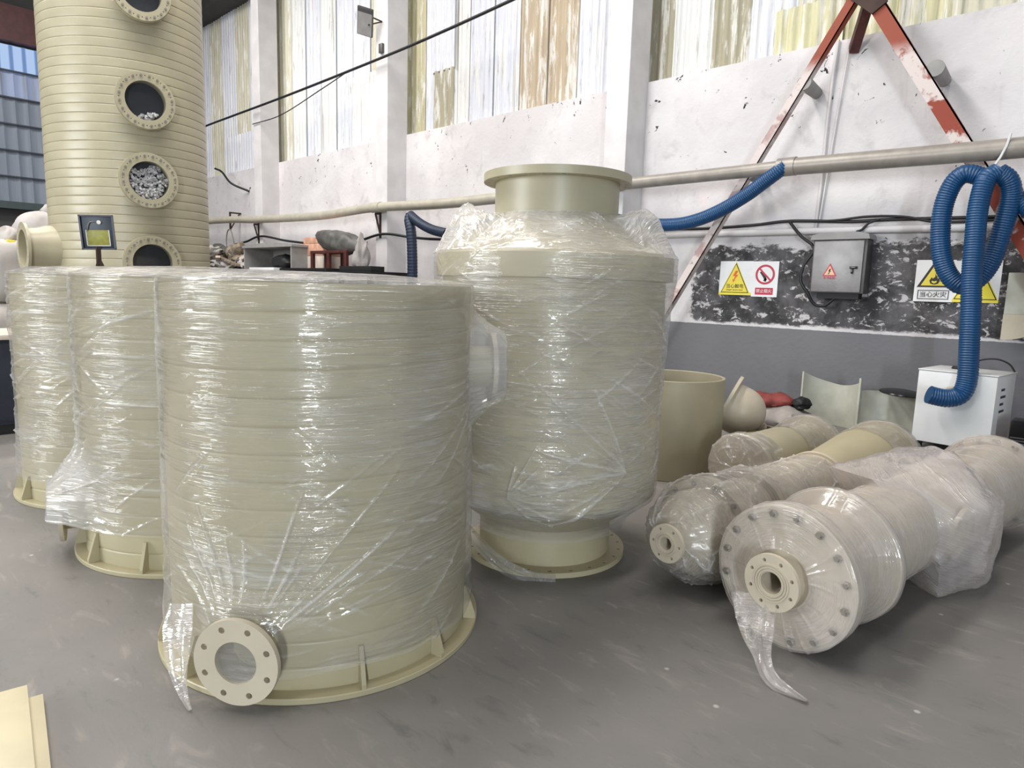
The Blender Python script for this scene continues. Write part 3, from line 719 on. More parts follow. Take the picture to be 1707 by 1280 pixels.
ob('film_tail', tl, M['film_pink'], r1, 60, label='crumpled strip of film trailing to the floor')

# second column
r2, m2, add2 = lying('lying_column', 'lying column with a domed head in film, beside the bolted disc column', -1.68, 3.29, .305, 85.9)
add2('dome_head', revolve([(.001, -.215)] + [(.235 * math.sin(t_), -.005 - .21 * math.cos(t_)) for t_ in np.linspace(.1, PI / 2, 12)] + [(.235, .05)], 64), M['pp_pale'])
n2 = add2('nozzle', revolve([(.055, -.15), (.055, -.27), (.034, -.27), (.034, -.1)], 32).mv(0, 0, 0), M['pp_pale'])
add2('nozzle_flange', flange(.102, .034, .022, 6, .08, .008).mv(0, 0, -.29), M['pp_pale'], par=n2)
add2('raised_face', join(*[revolve([(q, -.29), (q, -.294), (q + .005, -.294), (q + .005, -.29)], 40) for q in (.042, .054)]), M['pp_pale'], par=n2)
add2('head_flange', revolve([(.2, .05), (.282, .05), (.286, .055), (.286, .13), (.282, .135), (.2, .135)], 80), M['pp_pale'])
bp2 = mesh_of('bolt', hexbolt(.015, .012).t(m2 @ frame((0, 0, 0), (0, 0, -1), (0, 1, 0))), M['bolt'], 20)
for i in range(12):
    a = 2 * PI * (i + .5) / 12; o = ob('bolt', bp2, None, r2); o.location = m2[:3, :3] @ np.array([.258 * math.cos(a), .258 * math.sin(a), .05])
add2('body', revolve([(.2, .135), (.215, .14), (.215, 1.50), (.21, 1.55)], 64), M['pp_pale'])
add2('middle_flange', revolve([(.2, .50), (.262, .50), (.262, .56), (.2, .56)], 64), M['pp_pale'])
add2('collar', revolve([(.2, 1.46), (.232, 1.46), (.236, 1.465), (.236, 1.49), (.232, 1.495), (.2, 1.495)], 64), M['pp_pale'], label='pale raised collar')
add2('reducer', revolve([(.21, 1.5), (.215, 1.55), (.29, 2.3), (.29, 2.68)], 64), M['pp_green'], label='bare green tinted conical reducer')
add2('end_flange', revolve([(.2, 2.66), (.315, 2.66), (.318, 2.665), (.318, 2.70), (.315, 2.705), (.2, 2.705)], 80), M['pp_pale'])
ob('head_film', film_h([(.10, -.262), (.135, -.25), (.20, -.19), (.255, -.09), (.294, .02), (.300, .08), (.296, .15), (.275, .25), (.262, .36), (.27, .5), (.272, .56), (.24, .64), (.232, .8), (.226, 1.1), (.224, 1.42)], 300, 280, 420, 51, m2, .007, (.003, .009), angs=((0, .3), (PI / 2, .4), (.7, .3)), wts=(.4, .3, .3)), M['film_thin'], r2, 60)
ob('rear_film', film_h([(.297, 2.28), (.30, 2.45), (.322, 2.62), (.326, 2.66), (.326, 2.71), (.29, 2.73), (.05, 2.74)], 180, 90, 90, 53, m2, .007, (.002, .008)), M['film_thin'], r2, 60)

# third column behind it
r3, m3, add3 = lying('lying_column', 'farther lying column with bare middle, lying just beyond the domed head one', -2.17, 4.75, .285, 85.75)
add3('head_flange', revolve([(.001, .1), (.26, .1), (.265, .105), (.265, .14), (.26, .145), (.1, .145)], 64), M['pp_pale'])
add3('body', revolve([(.2, .14), (.23, .2), (.24, .35), (.24, .8), (.205, .95), (.205, 1.25)], 64), M['pp'])
add3('end_flange', revolve([(.2, 1.24), (.285, 1.24), (.288, 1.245), (.288, 1.29), (.285, 1.295), (.1, 1.295)], 64), M['pp_pale'])
ob('head_film', film_h([(.05, .06), (.2, .075), (.272, .10), (.274, .15), (.25, .22), (.246, .36)], 180, 80, 100, 61, m3, .008, (.003, .009)), M['film_thin'], r3, 60)
ob('rear_film', film_h([(.246, .80), (.25, .9), (.27, 1.05), (.296, 1.22), (.298, 1.3), (.05, 1.31)], 180, 80, 100, 63, m3, .008, (.003, .009)), M['film_thin'], r3, 60)

# short standing pipe, elbow and bits by the wall
PX, PY = -3.08, 5.36
pr_ = ob('pipe_section', revolve([(.455, 0), (.46, .004), (.46, .862), (.457, .866), (.437, .866), (.434, .862), (.434, 0), (.455, 0)], 72), M['pp_tan'])
pr_.location = (PX, PY, 0); tag(pr_, 'short tan pipe standing upright beside the tall wrapped vessel', 'pipe')
el = thing('dished_head', 'beige domed vessel head with a flange, tipped on its side beside the standing tan pipe', 'vessel head', (-2.62, 6.15, 0))
stub = ob('added_support_stub', revolve([(.20, 0), (.20, .36), (.17, .36), (.17, 0)], 40), M['pp_tan']); stub.location = (-2.62, 6.15, 0); tag(stub, 'unseen low pipe stub added to hold up the beige domed head', 'pipe')  # unseen stub, added so the domed head has something to rest on
dm = frame((-.14, -.10, .52), np.array([.726, .687, 0]) * .80 + np.array([.687, -.726, 0]) * .35 + np.array([0, 0, -.38]))
ob('dome', revolve([(.235, -.10)] + [(.235 * math.cos(t_), .02 + .24 * math.sin(t_)) for t_ in np.linspace(0, PI / 2, 14)], 56).t(dm), M['pp_pale'], el)
ob('flange', flange(.30, .22, .03, 12, .27, .012).mv(0, 0, -.12).t(dm), M['pp_pale'], el)
dn2 = dm @ frame((.0, .12, .20), (.25, .45, .8))
ob('nozzle', join(revolve([(.07, -.05), (.07, .06)], 28), flange(.11, .05, .02, 6, .088, .008).mv(0, 0, .05)).t(dm @ frame((.10, -.09, .19), (.45, -.45, .8))), M['pp_pale'], el)
for i, (p, r_, m_, nm, lb) in enumerate([((-2.95, 7.7, .18), (.34, .3, .2), 'sack', 'crumpled_sack', 'crumpled grey white sack on the floor near the half shells'), ((-3.15, 7.75, .38), (.30, .22, .10), 'red_sack', 'red_cloth', 'red and white cloth heaped on the crumpled sack by the wall'), ((-2.78, 7.74, .40), (.10, .13, .075), 'dark', 'work_glove', 'dark rubber glove on the red cloth')]):
    o = ob(nm, sphere_blob((0, 0, 0), r_, 60 + i, 16, .3), M[m_], None, 50); o.location = p; tag(o, lb, 'glove' if i == 2 else 'sack' if i == 0 else 'cloth')
def half_shell(R, h, a0, a1, saddle, t=.022, n=30):
    th = np.linspace(a0, a1, n); V = []
    top = h + saddle * (np.abs(np.linspace(-1, 1, n)) ** 1.5)
    for rr_ in (R, R - t):
        for zt in (0, 1): V.append(np.stack([rr_ * np.cos(th), rr_ * np.sin(th), zt * top], -1))
    v_ = np.concatenate(V); f = []
    for i in range(n - 1):
        f += [(i, i + 1, n + i + 1, n + i), (2 * n + i + 1, 2 * n + i, 3 * n + i, 3 * n + i + 1), (n + i, n + i + 1, 3 * n + i + 1, 3 * n + i)]
    f += [(0, n, 3 * n, 2 * n), (n - 1, 3 * n - 1, 4 * n - 1, 2 * n - 1)]
    return G(v_, f)
M['shell_green'] = mat_simple('pale_grey_green_plastic', (196, 196, 182), .4)
o = ob('half_shell', half_shell(.37, .52, .15 , PI - .15, .15), M['shell_green'], None, 30); o.location = (-2.78, 8.55, 0); o.rotation_euler = (0, 0, -.15); tag(o, 'pale half pipe shell with a dipped pointed top edge, against the grey dado', 'pipe shell')
o = ob('half_shell', half_shell(.33, .50, .1, PI - .1, .01), M['shell_green'], None, 30); o.location = (-2.12, 8.62, 0); o.rotation_euler = (0, 0, -.1); tag(o, 'pale half pipe shell carrying a black lid, next to the white machine', 'pipe shell')
o = ob('pan_lid', join(revolve([(0, .03), (.16, .028), (.23, .012), (.24, 0), (.23, -.01), (0, -.012)], 48)), M['black_gloss']); o.location = (-2.02, 8.75, .525); o.rotation_euler = (.02, .06, 0); tag(o, 'round black lid lying on the half pipe shell', 'lid')

# white machine under the hose
bx = thing('dust_collector', 'white metal machine on castors under the hanging blue hose', 'machine', (-1.38, 8.55, 0), None, -.10)
ob('cabinet', box(-.36, -.32, .09, .36, .36, .86, .012), M['white_enamel'], bx)
ob('top_panel', box(-.365, -.325, .862, .365, .365, .875, .004), M['white_enamel'], bx)
ob('inlet', revolve([(.07, -.03), (.085, 0), (.07, .06), (.0, .06)], 24).t(frame((-.02, -.33, .64), (0, -1, 0))), M['pipe_cream'], bx)
ob('vent_cap', revolve([(0, .03), (.05, .028), (.06, .01), (.06, 0)], 20).mv(-.10, .05, .875), M['dark'], bx)
hd = ob('handle', tube(spline([(-.05, .28, .875), (.03, .28, .97), (.18, .28, 1.0), (.30, .28, .96), (.36, .28, .88)], .03), .009, 8), M['dark'], bx)
for sx in (-.29, .29):
    for sy in (-.26, .28):
        c_ = ob('caster', join(cyl((sx - .015, sy, .035), (sx + .015, sy, .035), .035, 16), box(sx - .02, sy - .02, .05, sx + .02, sy + .02, .095)), M['dark'], bx)
ob('rating_plate', join(*[box(.361, -.15, .48 + i * .075, .364, .02 - (i % 2) * .05, .505 + i * .075) for i in range(4)]), M['navy'], bx, 0, label='dark blue printed marks on the side')
bd = thing('charger_unit', 'small black device with a slatted front, right of the white machine', 'device', (-.80, 8.25, .0))
ob('case', box(-.10, -.12, 0, .10, .12, .46, .01), M['black_gloss'], bd)
for i in range(4): ob('slat', box(-.09, -.128, .20 + i * .028, .09, -.12, .212 + i * .028), M['steel_dark'], bd, 0)
o = ob('cable_drum', join(revolve([(.10, 0), (.16, 0), (.16, .03), (.09, .04), (.09, .18), (.16, .19), (.16, .22), (.1, .22)], 32)).t(frame((0, 0, .16), (1, .3, 0))), M['orange'], None); o.location = (-.62, 8.72, 0.0); tag(o, 'orange drum on the floor behind the black device', 'drum')

# ------------------------------------------------------------------ sight glass tower
TX, TY, TRR = -9.95, 3.10, .925
tw_ = thing('scrubber_tower', 'tall spiral ribbed cream tower with round bolted sight glasses', 'tower', (TX, TY, 0))
ob('shell', spiral_shell(TRR, 0.03, 7.6, .105, .0045, 128, 6), M['pp'], tw_, 50)
ob('base_flange', revolve([(.9, .03), (1.02, .03), (1.02, 0), (.9, 0)], 96), M['pp'], tw_)
ang = math.radians(-6.5)
RB = mesh_of('bolt', join(prism(ring(.014, 6), 0, .014)).t(frame((0, 0, 0), (math.cos(ang), math.sin(ang), 0))), M['bolt'], 20)
RINGP = revolve([(.22, -.25), (.22, .128), (.235, .13), (.235, -.25)], 56)
for z, fill in ((4.86, 0), (3.655, .22), (2.745, .86), (1.775, 0)):
    m_ = frame((TRR * math.cos(ang), TRR * math.sin(ang), z), (math.cos(ang), math.sin(ang), 0))
    p_ = ob('sight_port', RINGP.t(m_), M['pp'], tw_)
    ob('port_flange', flange(.325, .232, .028, 20, .282, .006, 0, 64).mv(0, 0, .10).t(m_), M['pp'], p_)
    ob('cover_ring', flange(.318, .222, .02, 20, .282, .006, 0, 64).mv(0, 0, .13).t(m_), M['pp'], p_)
    ob('glass', revolve([(.0, .118), (.232, .118)], 48).t(m_), M['glass'], p_)
    ob('inside', revolve([(.0, .022), (.219, .022)], 40).t(m_), M['inside_shade'], p_, label='dark disc behind the glass, painted shade of the tower inside')  # dark disc in front of the shell stands in for unlit depth
    for i in range(20):
        a = 2 * PI * (i + .5) / 20; o = ob('bolt', RB, None, p_); q = m_ @ np.array([.282 * math.cos(a), .282 * math.sin(a), .15, 1]); o.location = q[:3]
    if fill:
        gs = []
        for i in range(420):
            x_, y_ = RNG.uniform(-.22, .22, 2)
            if x_ * x_ + y_ * y_ > .046 or y_ > -.23 + fill * .44 + .03 * math.sin(x_ * 20): continue
            rr_ = RNG.uniform(.014, .024); d_ = RNG.normal(size=3); d_ /= np.linalg.norm(d_)
            gs.append(revolve([(rr_, -.01), (rr_, .012), (rr_ * .6, .012), (rr_ * .6, -.01)], 8).t(frame((x_, y_, RNG.uniform(.03, .085)), d_)))
        back = revolve([(0, .02), (.225, .02)], 32); keep = back.v[:, 1] < -.23 + fill * .44; back.v[~keep, 1] = -.23 + fill * .44
        ob('packing', join(back, *gs).t(m_), M['packing'], p_, 40, kind='stuff')
dn = math.radians(-90)
m_ = frame((TRR * math.cos(dn), TRR * math.sin(dn), 1.90), (math.cos(dn), math.sin(dn), 0))
np_ = ob('side_nozzle', revolve([(.30, -.25), (.29, .05), (.255, .16), (.24, .28), (.22, .28), (.22, -.2)], 48).t(m_), M['pp'], tw_)
ob('nozzle_flange', flange(.31, .22, .03, 16, .275, .01).mv(0, 0, .27).t(m_), M['pp'], np_)

# work lamp on its stand
lp = thing('work_lamp', 'grey floodlight with yellow panel on a brown stand before the tower', 'lamp', (-7.05, 1.90, 0), None, 0)
fd = np.array([.93, -.37, 0]); m_ = frame((0, 0, 1.99), (.90, -.36, -.10), (0.09, .02, 1)) @ np.array(Matrix.Rotation(.10, 4, 'Z'))
h_ = ob('housing', join(box(-.135, -.155, -.05, .135, .155, -.03, .004), box(-.135, -.155, -.03, -.122, .155, .012), box(.122, -.155, -.03, .135, .155, .012), box(-.135, .142, -.03, .135, .155, .012), box(-.135, -.155, -.03, .135, -.142, .012)).t(m_), M['housing'], lp)
ob('led_panel', box(-.085, -.115, -.028, .085, .02, -.018, .003).t(m_), M['olive_led'], h_, label='yellow phosphor panel')
ob('panel_frame', join(box(-.094, -.124, -.03, -.086, .02, -.014), box(.086, -.124, -.03, .094, .02, -.014), box(-.094, -.124, -.03, .094, -.116, -.014)).t(m_), M['white_print'], h_)
ob('lead', tube(spline([tuple((m_ @ np.array(q + (1,)))[:3]) for q in ((0.0, .09, -.02), (-.05, .09, 0), (-.07, .05, 0), (-.075, .01, -.015))], .01), .004, 6), M['bolt'], h_)
ob('cable_gland', cyl(*[tuple((m_ @ np.array(q + (1,)))[:3]) for q in ((0.02, .09, -.03), (0.02, .09, .0))], .018, 10), M['bolt'], h_)
ob('post', bar((0, 0, .02), (0, 0, 1.86), .035, .035), M['rust_brown'], lp, 0)
ob('bracket', prism([(-.05, 0), (.07, 0), (.02, .12), (-.01, .12)], -.015, .015).t(frame((0, 0, 1.62), (.92, -.38, 0))), M['rust_brown'], lp, 0)
ob('base', revolve([(.22, 0), (.22, .02), (.0, .025)], 24), M['rust_brown'], lp)

# bulk bags left of the tower, upper ones standing on unseen lower ones added as support
def bulkbag(loc, r, h, seed, label, grp):
    t = thing('bulk_bag', label, 'bag', loc, grp)
    ob('sack', sphere_blob((0, 0, h * .5), (r, r, h * .49), seed, 22, .07, .55), M['sack_white'] if seed != 5 else M['sack'], t, 60)
    if seed == 6: ob('tag', box(.10, -.05, h * .90, .24, .05, h * .97, .01), M['yellow'], t, 0, label='small yellow tag')
    ob('tied_neck', sphere_blob((.02, 0, h * 1.0), (.13, .13, .14), seed + 1, 12, .5), M['sack_white'], t, 60)
    return t
for i, (x, y) in enumerate(((-12.2, 2.75), (-12.3, 1.55), (-11.1, 1.75))):
    bulkbag((x, y, 0), .56, 1.2, 70 + i, ('unseen bulk bag added as support on the floor behind the tall tower', 'unseen bulk bag added as support on the floor at the outer side of the tower', 'unseen bulk bag added as support on the floor nearest the work lamp')[i], 'bulk bags by the tower')
bulkbag((-12.2, 2.70, 1.2), .52, 1.32, 4, 'tall white bulk bag with a tied top, stacked behind the tower', 'bulk bags by the tower')
bulkbag((-12.3, 1.6, 1.2), .55, .92, 5, 'grey bulk bag stacked at the far left edge, away from the tower', 'bulk bags by the tower')
bulkbag((-11.1, 1.93, 1.2), .34, .85, 6, 'small pale bag with a yellow tag, leaning by the tower nozzle', 'bulk bags by the tower')
# navy cabinet behind the farthest tank
cb = thing('workbench', 'navy steel workbench with a board top behind the farthest tank', 'bench', (-8.6, .3, 0))
ob('carcass', box(-.45, -1.2, .10, .45, 1.2, .95, .01), M['navy'], cb); ob('plinth', box(-.42, -1.18, 0, .42, 1.18, .10), M['dark'], cb, 0)
ob('worktop', box(-.5, -1.25, .95, .5, 1.25, 1.0, .006), M['carton_pale'], cb)
for i in range(3): ob('door', box(.45, -1.18 + i * .79, .14, .465, -.42 + i * .79, .92, .004), M['navy'], cb)
o = ob('toolbox', join(box(-.2, -.3, 0, .2, .3, .26, .02), box(-.02, -.12, .26, .02, .12, .30, .01)), M['steel_dark']); o.location = (-8.55, .75, 1.0); tag(o, 'dark grey toolbox on the navy workbench', 'toolbox')

# ------------------------------------------------------------------ storage deck along the wall with its load
dk = thing('storage_deck', 'dark steel storage deck along the white wall, loaded with boxes and scrap', 'platform', (-15.3, 8.1, 0))
ob('deck', box(-5.2, -.55, 1.74, 4.35, .55, 1.84), M['dark'], dk, 0)
for x in (-5.1, -1.7, 1.7, 4.25):
    for y in (-.48, .48): ob('post', box(x - .05, y - .05, 0, x + .05, y + .05, 1.74), M['steel_dark'], dk, 0)
g_ = thing('open_cabinet', 'grey cabinet lying open on the storage deck with something black inside', 'cabinet', (-15.55, 8.15, 1.84))
ob('carcass', join(box(-1.2, -.4, 0, -1.15, .4, .55), box(1.15, -.4, 0, 1.2, .4, .55), box(-1.2, .36, 0, 1.2, .4, .55), box(-1.2, -.4, 0, 1.2, .4, .04)), M['grey_board'], g_, 0)
ob('lid', prism([(-1.25, .0), (1.25, .0), (1.25, .05), (.2, .12), (-1.25, .06)], -.42, .42).t(Matrix(((1, 0, 0, 0), (0, 0, -1, 0), (0, 1, 0, .55), (0, 0, 0, 1)))), M['grey_board'], g_, 0)
o = ob('black_bundle', sphere_blob((0, 0, .17), (.5, .25, .18), 90, 14, .3), M['dark'], None, 50); o.location = (-15.2, 8.05, 1.88); tag(o, 'black bundle inside the open grey cabinet', 'bundle')
o = ob('white_board', box(-.62, -.1, 0, .62, .1, .07, .005), M['white_print']); o.location = (-15.45, 7.66, 1.84); tag(o, 'white board on the deck edge in front of the grey cabinet', 'board')
o = ob('black_slab', box(-1.0, -.16, 0, 1.0, .16, .06, .004), M['dark']); o.location = (-13.6, 7.74, 1.84); tag(o, 'black slab on the deck edge below the cartons', 'slab')
o = ob('black_slab', box(-.55, -.16, 0, .55, .16, .10, .004), M['dark']); o.location = (-11.55, 7.74, 1.84); tag(o, 'short black slab at the end of the deck near the shaded hose', 'slab')
for i, (x, y, z, wd, ht, mm, lb) in enumerate([(-14.1, 8.4, 1.84, .95, .36, 'carton_pale', 'pale carton at the bottom of the carton stack'), (-14.15, 8.4, 2.20, .98, .28, 'carton', 'pink printed carton in the middle of the carton stack'), (-13.95, 8.4, 2.48, 1.15, .14, 'carton', 'flat orange carton on top of the carton stack')]):
    t = thing('carton', lb, 'box', (x, y, z), 'cartons on the storage deck')
    ob('box_body', box(-wd / 2, -.25, 0, wd / 2, .25, ht - .006, .004), M[mm], t); ob('tape_strip', box(-wd / 2 - .002, -.03, ht - .008, wd / 2 + .002, .03, ht), M['carton_pale'], t, 0)
stl = thing('wooden_stool', 'dark red wooden stool frame on the deck under a grey sack', 'stool', (-12.9, 8.0, 1.84))
ob('seat', box(-.72, -.2, .38, .72, .2, .44, .006), M['wood_red'], stl)
for sx in (-.66, 0, .66):
    for sy in (-.17, .17): ob('leg', box(sx - .05, sy - .03, 0, sx + .05, sy + .03, .38), M['wood_red'], stl, 0)
o = ob('grey_sack', sphere_blob((0, 0, .16), (.86, .22, .24), 95, 18, .25), M['sack_dark'], None, 60); o.location = (-12.75, 8.0, 2.30); o.rotation_euler = (0, .16, 0); tag(o, 'dark grey filled sack lying on the wooden stool', 'sack')
o = ob('white_bag', sphere_blob((0, 0, .25), (.18, .16, .36), 96, 16, .4), M['sack_white'], None, 60); o.location = (-11.95, 8.0, 1.94); tag(o, 'white crumpled plastic bag hanging by the stool end', 'bag')
rs = np.random.default_rng(3)
for i in range(18):
    x = rs.uniform(-20.2, -17.2); z = 1.84 + (i / 18) * .62 * (1 - abs(x + 18.7) / 2.6)
    if i % 3 == 0:
        L = rs.uniform(.6, 1.1); g = box(-L, -.06, -.03, L, .06, .03, .006); mm = M['carton_pale'] if i % 2 else M['scrap']; nm, cat = 'scrap_board', 'board'
    elif i % 3 == 1: g = sphere_blob((0, 0, 0), (rs.uniform(.3, .5), .24, rs.uniform(.14, .22)), 100 + i, 12, .5); mm = M['scrap']; nm, cat = 'scrap_bundle', 'scrap'
    else: g = sphere_blob((0, 0, 0), (rs.uniform(.35, .6), .2, .12), 140 + i, 12, .6); mm = M['sack_dark'] if i % 2 else M['sack_white']; nm, cat = 'crumpled_sheet', 'scrap'
    o = ob(nm, g, mm, None, 40); o.location = (x, 8.1 + rs.uniform(-.25, .25), z + .1); o.rotation_euler = (0, rs.uniform(-.5, .5), rs.uniform(-.4, .4))
    tag(o, {'scrap_board': 'dusty scrap board in the heap at the far end of the storage deck', 'scrap_bundle': 'dusty brown bundle in the heap at the far end of the storage deck', 'crumpled_sheet': 'crumpled sheet in the heap at the far end of the storage deck'}[nm], cat, {'scrap_board': 'boards in the scrap heap', 'scrap_bundle': 'bundles in the scrap heap', 'crumpled_sheet': 'sheets in the scrap heap'}[nm])
o = ob('wire_loop', tube(spline([(-.22, 0, 0), (-.3, 0, .3), (-.2, 0, .58), (0, 0, .6), (.14, 0, .35), (.22, 0, .05)], .04), .018, 6), M['bolt']); o.location = (-18.7, 8.3, 2.35); tag(o, 'bent wire loop sticking out of the scrap heap', 'wire')

# ------------------------------------------------------------------ wall services
P_Y, P_Z = 8.56, 3.15
pl_ = thing('extraction_pipe', 'long extraction pipe running along the white wall on brackets', 'pipe', (-10, P_Y, P_Z))
def P(x, dz=0): return (x + 10, 0, dz)
ob('cream_length', tube(spline([P(-23.5, .2), P(-19.5, .14), P(-17.6, .06), P(-14.5, -.0), P(-12.3, .06), P(-9.8, .0), P(-6.2, .03)], .3), .095, 14), M['pipe_cream'], pl_, label='cream pipe length')
ob('grey_length', tube([P(-6.3, .03), P(-3.6, .04)], .085, 16), M['pipe_grey'], pl_, label='grey pipe length')
ob('grey_length', tube([P(-3.6, .04), P(-1.4, .0), P(3.0, -.02)], .105, 16), M['pipe_grey'], pl_)
ob('coupling', cyl(P(-3.62, .04), P(-3.40, .04), .113, 20), M['pipe_grey'], pl_)
ob('coupling', cyl(P(-12.35, .058), P(-12.05, .058), .107, 20), M['pipe_cream'], pl_)
for x, dz in ((-17.85, .06), (-12.25, .05)):
    ob('bracket', join(bar(P(x, dz - .11), (x + 10, .12, dz - .11), .04, .04), bar(P(x, dz - .11), (x + 10, .13, dz - .55), .03, .03), bar((x + 10, .13, dz - .08), (x + 10, .13, dz - .62), .05, .03)), M['rust_brown'], pl_, 0)
for x in (-6.25, -.2): ob('bracket', join(bar((x + 10, 0, -.1), (x + 10, .14, -.1), .04, .04), bar((x + 10, .13, -.08), (x + 10, .13, -.5), .05, .03)), M['rust_brown'], pl_, 0)
o = ob('blue_hose', hose([(-3.52, 8.53, 3.20), (-3.60, 8.52, 3.14), (-3.78, 8.54, 3.03), (-4.02, 8.58, 2.89), (-4.35, 8.60, 2.73), (-4.70, 8.60, 2.61), (-5.07, 8.60, 2.56), (-5.6, 8.58, 2.59), (-6.2, 8.42, 2.68), (-7.8, 8.3, 2.74), (-9.45, 8.2, 2.56)], .088), M['hose'], None, 60); tag(o, 'blue corrugated hose curving off the pipe coupling towards the tall vessel', 'hose')
lp_ = thing('coiled_blue_hose', 'blue corrugated hose looped on the pipe with its curled end hanging over the white machine', 'hose', (-1.4, 8.4, 2.9))
def rel(pts): return [(a + 1.4, b - 8.4, c - 2.9) for a, b, c in pts]
HR = .092
ob('loop', hose(rel([(-1.38, 8.46, 2.80), (-1.47, 8.44, 2.88), (-1.60, 8.42, 2.91), (-1.70, 8.42, 2.80), (-1.755, 8.42, 2.55), (-1.74, 8.43, 2.2), (-1.66, 8.45, 1.92), (-1.52, 8.48, 1.77), (-1.40, 8.52, 1.82), (-1.30, 8.56, 2.0), (-1.24, 8.56, 2.3), (-1.19, 8.52, 2.65), (-1.22, 8.46, 2.82), (-1.31, 8.40, 2.90)]), HR), M['hose'], lp_, 60)
ob('drop', hose(rel([(-1.31, 8.40, 2.90), (-1.39, 8.34, 2.82), (-1.42, 8.30, 2.55), (-1.41, 8.28, 2.2), (-1.395, 8.26, 1.85), (-1.36, 8.23, 1.5), (-1.33, 8.2, 1.12), (-1.31, 8.18, .82), (-1.34, 8.14, .66), (-1.43, 8.08, .61), (-1.53, 8.02, .62), (-1.60, 7.98, .64)]), HR), M['hose'], lp_, 60)
ob('tail', hose(rel([(-1.19, 8.55, 2.72), (-1.12, 8.58, 2.62), (-.9, 8.6, 2.45), (-.6, 8.62, 2.4)]), .085), M['hose'], lp_, 60)
ob('tie', tube(rel([(-1.40, 8.38, 2.84), (-1.36, 8.42, 2.95), (-1.31, 8.44, 3.05), (-1.27, 8.45, 3.16), (-1.25, 8.46, 3.28)]), .012, 6), M['tape'], lp_, label='white tie hanging the hose from the pipe')
dh = thing('shaded_hose', 'blue hose with shade painted in navy, hanging off the pipe beside the storage deck', 'hose', (-10.8, 8.4, 2.9))
ob('upright', hose([(-.03, 0, .06), (-.02, -.04, -.05), (.06, -.06, -.25), (.10, -.06, -.6), (.12, -.06, -1.1), (.13, -.06, -2.0), (.10, -.05, -2.88)], .10, .06), M['hose_shade'], dh, 60)
ob('branch', hose([(-.03, 0, .06), (.15, -.05, -.02), (.42, -.08, -.14), (.80, -.12, -.26), (1.3, -.2, -.35)], .09, .06), M['hose_shade'], dh, 60)
def cable(name, pts, r, label, cat='cable', mat='cable'):
    o = ob(name, tube(spline(pts, .08), r, 7), M[mat], None, 60); tag(o, label, cat); return o
cable('wall_cable', [(-6.0, 9.12, 2.62), (-5.58, 9.12, 2.56), (-4.84, 9.12, 2.54), (-4.12, 9.12, 2.56), (-3.63, 9.12, 2.59), (-2.88, 9.12, 2.55), (-2.47, 9.12, 2.555), (-1.7, 9.12, 2.54), (-.45, 9.12, 2.52)], .022, 'thick black cable along the wall above the steel switch box')
cable('wall_cable', [(-3.64, 9.10, 2.585), (-3.1, 9.10, 2.57), (-2.7, 9.10, 2.60), (-2.3, 9.10, 2.58), (-1.9, 9.10, 2.50), (-1.2, 9.10, 2.50)], .016, 'second thinner black cable laid over the wall cable behind the hose')
cable('drop_cable', [(-3.63, 9.10, 2.57), (-3.45, 9.05, 2.38), (-3.26, 9.02, 2.22), (-3.36, 8.98, 2.0), (-3.38, 8.98, 1.8), (-3.28, 8.98, 1.66), (-3.24, 9.02, 1.56), (-3.18, 9.04, 1.5), (-3.06, 9.04, 1.5), (-2.98, 9.04, 1.58), (-2.86, 9.08, 1.64)], .02, 'black cable looping down the outer side of the steel switch box')
cable('feed_cable', [(-2.78, 9.05, 2.42), (-2.72, 9.05, 2.44), (-2.66, 9.08, 2.52), (-2.55, 9.1, 2.56)], .016, 'short black cable entering the top of the steel switch box')
cable('deck_cable', [(-19.2, 8.62, 2.6), (-18.5, 8.64, 2.66), (-17.6, 8.64, 2.78), (-16.2, 8.66, 2.62), (-14.5, 8.66, 2.5), (-13.2, 8.66, 2.52), (-12.1, 8.64, 2.66), (-11.1, 8.66, 2.56), (-10.2, 8.66, 2.50), (-8.6, 8.9, 2.48), (-6.55, 9.16, 2.55)], .028, 'black cable sagging between the columns above the storage deck')
cable('overhead_cable', [(-22.5, 8.55, 5.98), (-20.5, 8.55, 6.03), (-16, 8.55, 6.08), (-12.05, 8.55, 6.17), (-10, 8.55, 6.25), (-8.1, 8.55, 6.36), (-5.9, 8.55, 6.5)], .028, 'dark overhead cable strung high across the columns and painted windows')
cable('overhead_wire', [(-18.0, 8.66, 5.72), (-16.5, 8.7, 5.75), (-14.6, 8.72, 6.05), (-13.6, 8.7, 6.2)], .012, 'thin wire below the overhead cable on the painted window')
cable('wall_conduit', [(-3.25, 9.17, 4.78), (-3.29, 9.17, 3.98), (-3.30, 9.17, 3.1), (-3.32, 9.17, 2.49)], .018, 'white conduit rising on the wall from the steel switch box', 'conduit', 'column')
cable('wall_conduit', [(-3.10, 9.17, 4.78), (-3.17, 9.17, 3.98), (-3.24, 9.17, 3.1), (-3.28, 9.17, 2.6)], .012, 'thinner white wire running beside the white wall conduit', 'conduit', 'column')
cable('service_pipe', [(-6.0, 9.12, 2.47), (-3.3, 9.12, 2.45), (-1.6, 9.12, 2.43), (-.45, 9.12, 2.42)], .045, 'white service pipe running under the black wall cables', 'pipe', 'column')
cable('bare_wire', [(-21.0, 8.9, 4.9), (-20.3, 8.8, 4.72), (-19.7, 8.8, 4.35), (-19.4, 9.18, 4.15)], .03, 'short dark wire poking from the wall behind the tower')
o = ob('wall_bracket', join(bar((0, 0, 0), (0, .35, 0), .04, .04), bar((0, .02, 0), (0, .02, -.5), .05, .04), bar((0, .3, -.02), (0, .04, -.45), .03, .03)).t(frame((0, 0, 0), (0, 0, 1))), M['rust_brown'], None, 0); o.location = (-20.0, 8.85, 3.55); tag(o, 'dark steel bracket on the wall just behind the tower', 'bracket')

